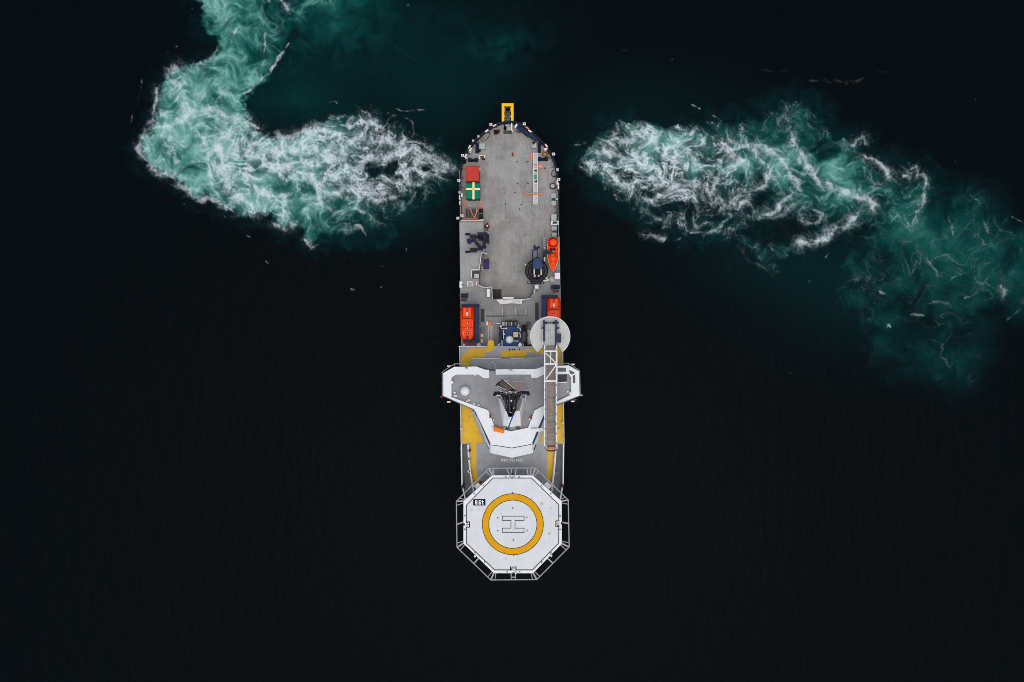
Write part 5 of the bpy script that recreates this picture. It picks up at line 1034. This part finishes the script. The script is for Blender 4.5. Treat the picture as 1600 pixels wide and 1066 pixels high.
g = thing('boat_davit', 'short navy davit arm reaching over the orange rescue boat', 'davit', base(851.5, 394.5, ZB, 11)); MB().pbox(849.2, 391.8, 853.4, 398.6, ZB, 11.2).build('post', NAVY, g); A, B = W(853, 394, 11.1), W(864.8, 395, 11.1); MB().frust([(A[0], A[1] - .42, 10.9), (B[0], B[1] - .16, 10.95), (B[0], B[1] + .16, 10.95), (A[0], A[1] + .42, 10.9)], [(A[0], A[1] - .42, 11.3), (B[0], B[1] - .16, 11.2), (B[0], B[1] + .16, 11.2), (A[0], A[1] + .42, 11.3)]).build('arm', NAVY, g); MB().pbox(850.3, 401.8, 852, 407.8, ZB, 9.5).build('winch_motor', WHITE, g); MB().pbox(850, 398.8, 852.5, 401.5, ZB, 9.4).build('brake', BROWN, g)
g = thing('side_ladder', 'short grey ladder with white rungs left of the stern of the rescue boat', 'ladder', base(852, 376, ZB)); mb = MB(); mb.bar(W(849.3, 370.5, 9.4), W(861, 370.5, 9.4), .1); mb.bar(W(849.3, 371, 9.1), W(849.3, 388, 9.1), .08); mb.build('rail', RAILG, g)
for yy in (373.4, 376.6, 380): MB().bar(W(849.2, yy, 9.0), W(852.4, yy, 9.0), .12).build('rung', RAILW, g)
x, y, _ = W(851, 385.6, 9.4); g = thing('life_raft', 'small white canister beside the short ladder by the rescue boat', 'canister', (x, y, ZB)); MB().bar((x, y - .35, 9.2), (x, y + .35, 9.2), .42, .42, 12).build('canister', RAILW, g, True); MB().bar((x, y - .06, 9.2), (x, y + .06, 9.2), .46, .46, 12).build('band', paint('chest_navy', (34, 44, 92)), g)

# ---------------- lifeboats
def lifeboat(label):
    g = thing('lifeboat', label, 'lifeboat', (0, 0, 0), 'enclosed lifeboats in davits'); L, Wd = 7.35, 2.72; n = 20; lo = []; up = []
    for k in range(19):
        t = k / 18; yy = L / 2 - L * t; e = 1 - abs(2 * t - 1) ** 4.0; e = max(e, 0.0); w = Wd / 2 * (.60 + .40 * e ** .6); s1 = []; s2 = []
        if t > .80: w *= 1 - .35 * ((t - .8) / .2) ** 1.6
        for i in range(n):
            a_ = 2 * PI * i / n; c_, s_ = math.cos(a_), math.sin(a_)
            s1.append((w * abs(c_) ** .75 * (1 if c_ >= 0 else -1), yy, 1.0 + (.12 if s_ > 0 else 1.0 * (.55 + .45 * e)) * abs(s_) ** .8 * (1 if s_ >= 0 else -1)))
            s2.append((w * .95 * abs(c_) ** .7 * (1 if c_ >= 0 else -1), yy * .985, 1.14 + (1.0 * (.35 + .65 * e ** .8) if s_ > 0 else .1) * abs(s_) ** .75 * (1 if s_ >= 0 else -1)))
        lo.append(s1); up.append(s2)
    MB().loft(lo).build('hull', ORANGE, g, True); MB().loft(up).build('canopy', ORANGED, g, True)
    for t_ in (.30, .62): MB().loft([[(p[0] * 1.012, p[1] + dy_, 1.14 + (p[2] - 1.14) * 1.012) for p in up[int(t_ * 18)]] for dy_ in (-.035, .035)]).build('canopy_seam', paint('dark_seam', (120, 30, 14), .6, .1), g, True)  # dark red-brown seam paint, also on the step and hatch rings
    for sx in (-.72, .72): MB().box(sx - .05, -2.2, sx + .05, -1.2, 1.98, 2.03).build('reflective_tape', LIGHTG, g)
    mb = MB(); mb.path([(s1[0][0] + .03, s1[0][1], 1.08) for s1 in lo], .12, 6); mb.path([(s1[n // 2][0] - .03, s1[n // 2][1], 1.08) for s1 in lo], .12, 6); mb.build('fender', paint('fender_orange', (206, 60, 22), .7, .1), g, True)
    cab = MB(); cab.frust([(-.98, 1.15, 1.9), (.98, 1.15, 1.9), (.98, 3.25, 1.75), (-.98, 3.25, 1.75)], [(-.80, 1.28, 2.62), (.80, 1.28, 2.62), (.78, 3.0, 2.5), (-.78, 3.0, 2.5)]); cab = cab.build('wheelhouse', ORANGED, g, False, None, .12)
    for sx in (-1, 1): MB().box(sx * .36 - .2, 1.55, sx * .36 + .2, 2.85, 2.58, 2.66).build('roof_panel', ORANGE, cab)
    for dx in (-.5, 0, .5): MB().bar((dx - .17, 1.185, 2.3), (dx + .17, 1.185, 2.3), .1, .2).build('window', GLASS, cab)
    MB().box(-.05, 1.9, .05, 3.4, 2.66, 2.72).build('seam', NAVY, cab); MB().box(-.13, 1.45, .13, 2.1, 2.62, 2.74).build('roof_light', RAILW, cab)
    MB().box(-1.0, .85, 1.0, 1.02, 1.95, 2.2).build('step', paint('dark_seam', (120, 30, 14), .6, .1), g)
    for yy in (.02, -.85, -1.7):
        mb = MB(); mb.cyl(0, yy, 2.02, 2.2, .13, 14); mb.dome(0, yy, 2.2, .13); mb.build('hatch', WHITE, g, True); MB().ring(0, yy, 2.11, .25, .05).build('hatch_ring', paint('dark_seam', (120, 30, 14), .6, .1), g, True)
    mb = MB(); mb.box(-.28, -2.75, .28, -2.35, 1.7, 2.02); mb.build('hook_box', paint('hook_brown', (120, 44, 24), .6, .2), g); MB().box(-.06, -3.0, .06, -2.2, 2.02, 2.2).build('hook', DARKG, g)
    for sx in (-1, 1): MB().bar((sx * 1.0, -2.4, 1.85), (sx * 1.05, .7, 1.95), .05).build('grab_rail', SALMON, g)
    return g
lb = lifeboat('orange enclosed lifeboat in a navy davit on the left side, fully in view'); x, y, _ = W(730.2, 505.6, 11); lb.location = (x, y, ZB + .45)
x, y, _ = W(865, 492, 11); dup(lb, (x, y, ZB + .45), 0, 'orange enclosed lifeboat on the right side, its lower half hidden under the round grey platform')
def davit(label):
    g = thing('lifeboat_davit', label, 'davit', (0, 0, 0), 'lifeboat davits'); MB().box(-.45, -3.6, .45, 3.6, 0, 2.5).build('beam', BLUE, g, False, None, .06)
    for sy, ln in ((1, 2.9), (-1, 2.6)):
        mb = MB(); mb.box(-ln, sy * 3.35 - .24, .42, sy * 3.35 + .24, 2.52, 2.9); mb.box(-.3, sy * 3.35 - .2, .3, sy * 3.35 + .2, 2.49, 2.53); mb.build('arm', NAVY, g, False, None, .04); MB().box(-ln - .02, sy * 3.35 - .12, -ln + .5, sy * 3.35 + .12, 2.2, 2.52).build('hook_block', BLUE, g)
    MB().bar((-.2, 3.55, 2.95), (.3, 3.2, 2.95), .3).build('sheave', NAVY, g); MB().bar((.52, -3.4, 1.8), (.52, 3.4, 1.8), .08).build('pipe', RAILG, g); return g
dv = davit('navy davit standing inboard of the left orange lifeboat'); x, y, _ = W(745.2, 505, 11); dv.location = (x, y, ZB)
d2 = dup(dv, (0, 0, ZB), 0, 'navy davit standing inboard of the right orange lifeboat'); x, y, _ = W(850, 491, 11); d2.location = (x, y, ZB); d2.rotation_euler = (0, 0, PI)
for px, py, w, lb_ in ((725, 539.5, 5, 'white capped post below the bow of the left lifeboat'), (748, 539, 7.5, 'white rounded fairing at the lower end of the left davit')):
    x, y, _ = W(px, py, 9.4); r = w * .06; g = thing('deck_fairing', lb_, 'cap', (x, y, ZB)); MB().dome(x, y, 9.2, r, .6).build('cap', WHITE, g, True); MB().cyl(x, y, ZB, 9.2, r * .8, 14).build('stem', WHITE, g)
x, y, _ = W(761, 505.5, 9.8); g = thing('deck_post', 'white bollard post with salmon foot beside the long grey hatch', 'post', (x, y, ZB)); MB().box(x - .14, y - .35, x + .14, y + .35, ZB, 9.8).build('post', WHITE, g); MB().box(x + .2, y - .4, x + .75, y + .3, ZB, 8.9).build('foot', SALMON, g)

# ---------------- blue equipment house with a radome
g = thing('equipment_house', 'blue equipment house amidships crowned by a white radome and a beige box', 'deckhouse', base(798, 528, ZB, 12)); HR = rg(770, 495, 15.23); ze = 12.0
MB().prism(PP(HR([(240, 235), (570, 235), (590, 270), (700, 380), (700, 740), (640, 752), (300, 770), (225, 740), (240, 560)]), ze), ZB, ze).build('house', BLUE2, g); MB().pbox(*HR([(148, 245)])[0], *HR([(225, 615)])[0], ZB, 11.6).build('side_tank', NAVY, g)
MB().pbox(*HR([(655, 385)])[0], *HR([(712, 740)])[0], ZB, ze + .3).build('side_tank', NAVY, g)
mb = MB(); mb.prism(PP(HR([(205, 110), (300, 95), (590, 100), (590, 230), (205, 235)]), 11.0), ZB, 11.0); fn = mb.build('fan_housing', DARKG, g); MB().prism(PP(HR([(300, 90), (590, 90), (595, 118), (300, 110)]), 11.1), 10.9, 11.1).build('hood', BLACK, fn)  # black lip paints in the shade along the fan housing's aft edge
for k, (u, m) in enumerate(((218, GREENG), (305, LIGHTG), (340, DARKG), (375, MIDG), (430, BEIGE), (480, DARKG), (530, MIDG))): MB().pbox(*HR([(u, 128)])[0], *HR([(u + (62 if k == 0 else 26), 226)])[0], 11.0, 11.06).build('slat', m, fn)
x, y, _ = W(*HR([(400, 545)])[0], ze + 1.2); MB().cyl(x, y, ze, ze + .8, .3, 16).build('radome_stem', RAILW, g); MB().dome(x, y, ze + 1.1, .74, 1.0, -.6).build('radome', WHITE, g, True)
MB().pbox(*HR([(490, 365)])[0], *HR([(605, 490)])[0], ze, ze + .9).build('beige_box', BEIGE, g, False, None, .05); MB().pbox(*HR([(520, 492)])[0], *HR([(600, 530)])[0], ze, ze + .5).build('box_shadow_block', BLACK, g)  # black block stands in for the shade beside the beige box
mb = MB(); zz = ze + .5
for p in ([(575, 240), (600, 265), (655, 275), (658, 345)], [(655, 420), (655, 495)], [(190, 210), (195, 270)], [(195, 285), (330, 282)], [(248, 320), (250, 420)], [(258, 430), (255, 530)], [(215, 555), (225, 770)], [(495, 578), (615, 578)], [(725, 640), (722, 730)]): mb.path([W(*q, zz) for q in HR(p)], .17, 5)
mb.build('pipework', RAILW, g)
mb = MB(); mb.bar(W(*HR([(180, 650)])[0], zz), W(*HR([(60, 775)])[0], zz - .6), .24); mb.build('pipe_boom', POLEBLUE, g); MB().bar(W(*HR([(170, 640)])[0], zz + .1), W(*HR([(110, 700)])[0], zz - .2), .14).build('boom_edge', WHITE, g)
mb = MB(); mb.prism(PP(HR([(600, 670), (650, 610), (690, 650), (685, 690), (630, 715)]), ze + .8), ze, ze + .8); mb.build('valve_box', WHITE, g); MB().pbox(*HR([(650, 700)])[0], *HR([(690, 745)])[0], ze, ze + .6).build('valve_wheel', PINK, g)
for p, r, m in (((265, 415), .2, WHITE), ((322, 278), .2, PINK), ((640, 392), .15, WHITE), ((610, 208), .16, WHITE), ((190, 225), .18, WHITE), ((185, 715), .2, WHITE)): x, y, _ = W(*HR([p])[0], ze + .6); mb = MB(); mb.cyl(x, y, ze - .8, ze + .5, r * .5, 10); mb.dome(x, y, ze + .5, r); mb.build('vent_cap', m, g, True)
mb = MB()
for u in (385, 450, 505, 620): mb.pbox(*HR([(u, 755)])[0], *HR([(u + 26, 828)])[0], ZD, ze + .1)
mb.build('louvre', BLACK, g)
mb = MB(); mb.pbox(*HR([(700, 190)])[0], *HR([(805, 350)])[0], ZB, 10.8); mb.pbox(*HR([(790, 350)])[0], *HR([(822, 740)])[0], ZB, 11.2); mb.pbox(*HR([(735, 600)])[0], *HR([(800, 720)])[0], ZB, 11.0); mb.build('pump_unit', BLACK, g); MB().pbox(*HR([(738, 350)])[0], *HR([(788, 600)])[0], ZB, 10.0).build('pump_bed', MIDG, g)
MB().pbox(*HR([(825, 320)])[0], *HR([(905, 660)])[0], ZB, 10.2).build('grey_cabinet', LIGHTG, g); MB().bar(W(*HR([(722, 360)])[0], 10.6), W(*HR([(720, 620)])[0], 10.6), .12).build('pipe', BEIGE, g); x, y, _ = W(*HR([(850, 165)])[0], 9.4); MB().ring(x, y, 9.3, .3, .08).build('drum_rim', DARKG, g, True)
MB().pbox(*HR([(88, 145)])[0], *HR([(182, 170)])[0], ZB, 9.1).build('step', WHITE, g)

# ---------------- motion gangway: round platform on a tower, boom lying over the bridge
g = thing('access_gangway', 'white truss gangway on a round grey platform, reaching forward over the bridge', 'gangway', base(859.7, 525.6, ZB, 24)); zp = 23.5; TX, TY, _ = W(859.7, 525.6, zp); rp = 30.7 * (CAM_Z - zp) / F
MB().cyl(TX, TY - .2, ZB + .004, zp - .5, 1.35, 32).build('tower', WHITE, g, True)
a0, a1 = math.radians(-128), math.radians(-54); arc = [(TX + rp * math.cos(a1 + (2 * PI + a0 - a1) * k / 60), TY + rp * math.sin(a1 + (2 * PI + a0 - a1) * k / 60)) for k in range(61)]
notch = PP(R3([(1035, 885), (1060, 850), (1222, 848), (1262, 915)]), zp)
pl = MB().prism(arc + notch, zp - .3, zp).build('platform', DISC, g)
mb = MB(); mb.path([(p[0], p[1], zp + .04) for p in arc], .16, 6); mb.build('platform_rim', WHITE, pl)
mb = MB()
for k in range(9):
    xx = TX - 3.0 + k * .75; hh = math.sqrt(max(.2, (rp - .25) ** 2 - (xx - TX) ** 2)); mb.box(xx - .02, TY - hh * .55, xx + .02, TY + hh, zp, zp + .006)
mb.build('platform_seam', LIGHTG, pl)
GR = rg(820, 485, 8.2); zg = zp + 1.0
mb = MB(); mb.bar(W(*GR([(246, 150)])[0], zg), W(*GR([(246, 400)])[0], zg), .26, .6); mb.bar(W(*GR([(403, 140)])[0], zg), W(*GR([(398, 470)])[0], zg), .24, .6); mb.bar(W(*GR([(240, 153)])[0], zg + .1), W(*GR([(420, 153)])[0], zg + .1), .16, .5); mb.build('lifting_frame', paint('frame_navy', (40, 46, 82), .5, .15), g)
for p in ((246, 140), (403, 138), (275, 165), (375, 165), (228, 228), (432, 226), (425, 160)): x, y, _ = W(*GR([p])[0], zg + .3); MB().box(x - .14, y - .14, x + .14, y + .14, zp, zg + .35).build('frame_pin', NAVY, g)
MB().pbox(*GR([(258, 178)])[0], *GR([(388, 450)])[0], zp + .004, zp + .6).build('transition_floor', LIGHTG, g); mb = MB()
for u in (300, 330, 360): mb.pbox(*GR([(u, 180)])[0], *GR([(u + 3, 448)])[0], zp + .6, zp + .61)
mb.pbox(*GR([(260, 252)])[0], *GR([(386, 256)])[0], zp + .6, zp + .612); mb.build('floor_seam', MIDG, g)
MB().pbox(*GR([(412, 300)])[0], *GR([(466, 415)])[0], zp + .004, zp + 1.3).build('power_pack', BLUE, g, False, None, .05)
mb = MB(); rail(mb, [W(*p, zp) for p in GR([(225, 240), (222, 470)])], .9, .6, .05); mb.build('platform_rail', RAILW, g)
zf = zp + .2
def gp(u, v, z): return W(*GR([(u, v)])[0], z)
yE = (702 - 485) * 8.2
MB().pbox(*GR([(275, 452)])[0], *GR([(390, yE - 25)])[0], zf, zf + .12).build('walkway', TREAD, g)
mb = MB()
for k in range(28): v = 470 + k * 44; mb.bar(gp(282, v, zf + .13), gp(384, v, zf + .13), .05, .03)
mb.build('walkway_cleat', paint('cleat_brown', (126, 117, 110), .8, .1), g)
for u, w in ((254, .18), (408, .18)): MB().bar(gp(u, 445, zf + 1.6), gp(u, yE - 40, zf + 1.6), w, .22).build('top_chord', WHITE, g)
for u in (272, 392): MB().bar(gp(u, 445, zf + .3), gp(u, yE - 40, zf + .3), .16, .3).build('bottom_chord', RAILG, g)
mb = MB()
for k in range(18):
    v = 470 + k * 70
    if v < yE - 60:
        for u, u2 in ((272, 254), (392, 408)): mb.bar(gp(u, v, zf + .3), gp(u2, v, zf + 1.6), .08); mb.bar(gp(u, v, zf + .3), gp(u2, v + 70, zf + 1.6), .05)
mb.build('side_bracing', RAILW, g)
zt = zf + 2.2; mb = MB()
for v in (524, 688, 906): mb.bar(gp(246, v, zt), gp(416, v, zt), .24)
mb.bar(gp(268, 545, zt), gp(408, 685, zt), .16); mb.bar(gp(408, 692, zt), gp(270, 885, zt), .16); mb.bar(gp(332, 530, zt), gp(332, 682, zt), .12); mb.bar(gp(254, 520, zt), gp(254, 910, zt), .2); mb.bar(gp(410, 520, zt), gp(410, 910, zt), .2)
for v in (524, 688, 906):
    for u in (254, 410): mb.bar(gp(u, v, zf + 1.6), gp(u, v, zt), .16)
mb.build('overhead_truss', WHITE, g)
mb = MB()
for k in range(14): v = 960 + k * 62; u = 262 if k % 2 else 402; x, y, _ = gp(u, v, zf + 1.75); mb.box(x - .07, y - .12, x + .07, y + .12, zf + 1.7, zf + 1.85)
mb.build('rail_lamp', DARKG, g)
MB().pbox(*R4([(1038, 878)])[0], *R4([(1112, 898)])[0], zf, zf + .2).build('tip_plate', paint('tip_red', (178, 116, 104), .7, .1), g); MB().pbox(*R4([(1040, 868)])[0], *R4([(1112, 878)])[0], zf, zf + .25).build('tip_plate', DARKRED, g)
mb = MB(); mb.path([W(*p, zf + .1) for p in R4([(1030, 902), (1045, 914), (1075, 917), (1105, 914), (1120, 902)])], .2, 8); mb.build('tip_bumper', BLACK, g, True)
for q in ((1012, 855, 1034, 900), (1114, 858, 1136, 896)): MB().pbox(*R4([q[:2]])[0], *R4([q[2:]])[0], zf - .1, zf + 1.0).build('tip_post', RAILG, g)
MB().bar(gp(278, 1120, zf + .2), gp(386, 1125, zf + .2), .2, .05).build('joint_plate', MIDG, g); MB().bar(W(*R4([(1040, 648)])[0], zf + .2), W(*R4([(1110, 648)])[0], zf + .2), .3, .05).build('joint_plate', MIDG, g)
# gangway rest on the bridge roof
g = thing('gangway_rest', 'white horizontal bracket on the bridge roof beside the gangway', 'bracket', base(840, 671, ZR)); MB().prism(PP(R4([(890, 712), (1000, 705), (1008, 735), (905, 738)]), ZR + 1.1), ZR + .51, ZR + 1.1).build('arm', WHITE, g)
# bright orange bundle
g = thing('orange_bundle', 'bright orange rolled bundle on the front edge of the bridge roof', 'bundle', base(780, 672, ZR + .5)); A, B = Vector(W(772, 670, ZR + .85)), Vector(W(787.5, 674.3, ZR + .85)); secs = []
for k in range(9):
    t = k / 8; p = A.lerp(B, t); r = .46 - .12 * t + .05 * math.sin(t * 17); d = (B - A).normalized(); n = Vector((-d.y, d.x, 0)); secs.append([tuple(p + n * r * math.cos(2 * PI * i / 10) + Vector((0, 0, r * .7 * math.sin(2 * PI * i / 10)))) for i in range(10)])
MB().loft(secs).build('roll', ORANGEB, g, True); mb = MB(); mb.bar(tuple(A - (B - A).normalized() * .35 + Vector((0, .25, 0))), tuple(A + Vector((0, .2, 0))), .2); mb.build('cover_end', LIGHTG, g)
# ------------------------------------------------------------------ the sea
def build_water():
    s = CAM_Z / F; st = 1.5
    xs = np.concatenate([np.arange(-150, 195, 3.0), np.arange(195, 745, 1.0), np.arange(745, 880, 3.0), np.arange(880, 1640, 1.0), np.arange(1640, 1751, 3.0)]); ys = np.concatenate([np.arange(-171, -30, 3.0), np.arange(-30, 635, 1.0), np.arange(635, 1216.1, 3.0)])
    def grow(e0, d, lim):
        out = []; v = e0; d_ = d
        while abs(v) < lim: v += d_; d_ *= 1.6; out.append(v)
        return out
    px = np.array(grow(xs[0], -8, 60000)[::-1] + list(xs) + grow(xs[-1], 8, 60000)); py = np.array(grow(ys[0], -8, 60000)[::-1] + list(ys) + grow(ys[-1], 8, 60000))
    X, Y = np.meshgrid(px, py); nx, ny = len(px), len(py)
    T, Wf = fields(X, Y)
    m = (X < -146) | (X > 1746) | (Y < -166) | (Y > 1211); T[m] = 0; Wf[m] = 0
    fade = sstep(-165, -40, Y + 25 * np.sin(X / 31)) * (1 - sstep(1625, 1740, X + 18 * np.sin(Y / 27))); T *= fade; Wf *= fade
    inner = ~m
    Z = np.zeros_like(X, dtype=np.float32)
    Z += inner * (.05 * fbm(X, Y * .5, 26, 2, 201) + .03 * fbm(X, Y, 9, 2, 203) + .10 * Wf + .22 * np.clip(T, 0, .5) * fbm(X, Y, 34, 3, 205)).astype(np.float32)
    Z += inner * .02 * fbm(X * 1.0, Y * .35, 12, 2, 207).astype(np.float32)
    co = np.stack([(X - 800) * s, (533 - Y) * s, Z], -1).reshape(-1, 3).astype(np.float32)
    idx = np.arange(nx * ny).reshape(ny, nx)
    quads = np.stack([idx[:-1, :-1], idx[1:, :-1], idx[1:, 1:], idx[:-1, 1:]], -1).reshape(-1, 4).astype(np.int32)
    me = bpy.data.meshes.new('sea'); me.vertices.add(len(co)); me.vertices.foreach_set('co', co.ravel())
    nq = len(quads); me.loops.add(nq * 4); me.loops.foreach_set('vertex_index', quads.ravel()); me.polygons.add(nq)
    me.polygons.foreach_set('loop_start', np.arange(0, nq * 4, 4, dtype=np.int32)); me.polygons.foreach_set('use_smooth', np.ones(nq, bool))
    me.update(calc_edges=True)
    for nm, arr in (('aeration', T), ('foam', Wf)):
        a = me.attributes.new(nm, 'FLOAT', 'POINT'); a.data.foreach_set('value', arr.ravel().astype(np.float32))
    k = NT('sea_water')
    ta = k.n('ShaderNodeAttribute'); ta.attribute_name = 'aeration'; fa = k.n('ShaderNodeAttribute'); fa.attribute_name = 'foam'
    T_, F_ = ta.outputs['Fac'], fa.outputs['Fac']
    drift = k.math('MULTIPLY', k.math('SUBTRACT', k.noise(.9, 6, rough=.6), .5), k.math('MULTIPLY', T_, .35))
    col = k.ramp(k.math('ADD', T_, drift), [(0.0, (.0019, .0038, .0053, 1))] + [(p, rgb(*c)) for p, c in WATER_RAMP])
    grain = k.math('MULTIPLY', k.math('SUBTRACT', k.noise(5.0, 3, rough=.7), .5), k.math('MULTIPLY', F_, .4))
    fo = k.math('ADD', F_, grain); fo.node.use_clamp = True; fo = k.math('POWER', fo, 1.8)
    col = k.mix(fo, col, rgb(*FOAM_RGB)); k.l(col, k.b.inputs['Base Color'])
    k.l(k.math('ADD', .10, k.math('MULTIPLY', fo, .6)), k.b.inputs['Roughness'])
    k.b.inputs['IOR'].default_value = 1.33; k.b.inputs['Specular IOR Level'].default_value = WATER_SPEC
    b1 = k.noise(.5, 5, (1.35, .38, 1), .6); b2 = k.noise(1.9, 4, (1.2, .7, 1)); bu = k.n('ShaderNodeBump'); bu.inputs['Strength'].default_value = .7; bu.inputs['Distance'].default_value = .3
    k.l(k.math('ADD', b1, k.math('MULTIPLY', b2, .35)), bu.inputs['Height']); k.l(bu.outputs[0], k.b.inputs['Normal'])
    me.materials.append(k.m); o = bpy.data.objects.new('sea', me); C.objects.link(o)
    o['label'] = 'near black open sea whipped into teal and white wash on both sides of the stern'; o['category'] = 'water'; o['kind'] = 'structure'
WATER_RAMP = [(.12, (5, 34, 37)), (.3, (11, 63, 60)), (.4, (26, 80, 75)), (.5, (41, 98, 92)), (.62, (64, 122, 115)), (.75, (88, 147, 139)), (1.0, (124, 175, 167))]
FOAM_RGB = (204, 218, 225); WATER_SPEC = .016
build_water()

# ------------------------------------------------------------------ light, sky, camera
sc = bpy.context.scene
EL, AZ = math.radians(78), math.radians(172)
w = bpy.data.worlds.new('World'); sc.world = w; w.use_nodes = True; nt = w.node_tree
sky = nt.nodes.new('ShaderNodeTexSky'); sky.sky_type = 'NISHITA'; sky.sun_disc = False; sky.sun_elevation = EL; sky.sun_rotation = AZ; sky.dust_density = 6.0; sky.air_density = 1.0; sky.ozone_density = .6
bg = nt.nodes['Background']; bg.inputs['Strength'].default_value = .108; nt.links.new(sky.outputs[0], bg.inputs['Color'])
sun = bpy.data.lights.new('sun', 'SUN'); sun.energy = 1.1; sun.angle = math.radians(76); sun.color = (1.0, .98, .95)
so = bpy.data.objects.new('sun', sun); C.objects.link(so)
dv_ = Vector((math.sin(AZ) * math.cos(EL), math.cos(AZ) * math.cos(EL), math.sin(EL))); so.rotation_euler = dv_.to_track_quat('Z', 'Y').to_euler(); so.location = (0, 0, 120)
cam = bpy.data.cameras.new('camera'); cam.sensor_width = 36; cam.lens = 36 * F / 1600; cam.clip_start = 1; cam.clip_end = 30000
co_ = bpy.data.objects.new('camera', cam); C.objects.link(co_); co_.location = (0, 0, CAM_Z); co_.rotation_euler = (0, 0, 0); sc.camera = co_
sc.view_settings.view_transform = 'Standard'; sc.view_settings.look = 'None'; sc.view_settings.gamma = 1; sc.view_settings.exposure = 0.0
sc.cycles.filter_width = 0.9
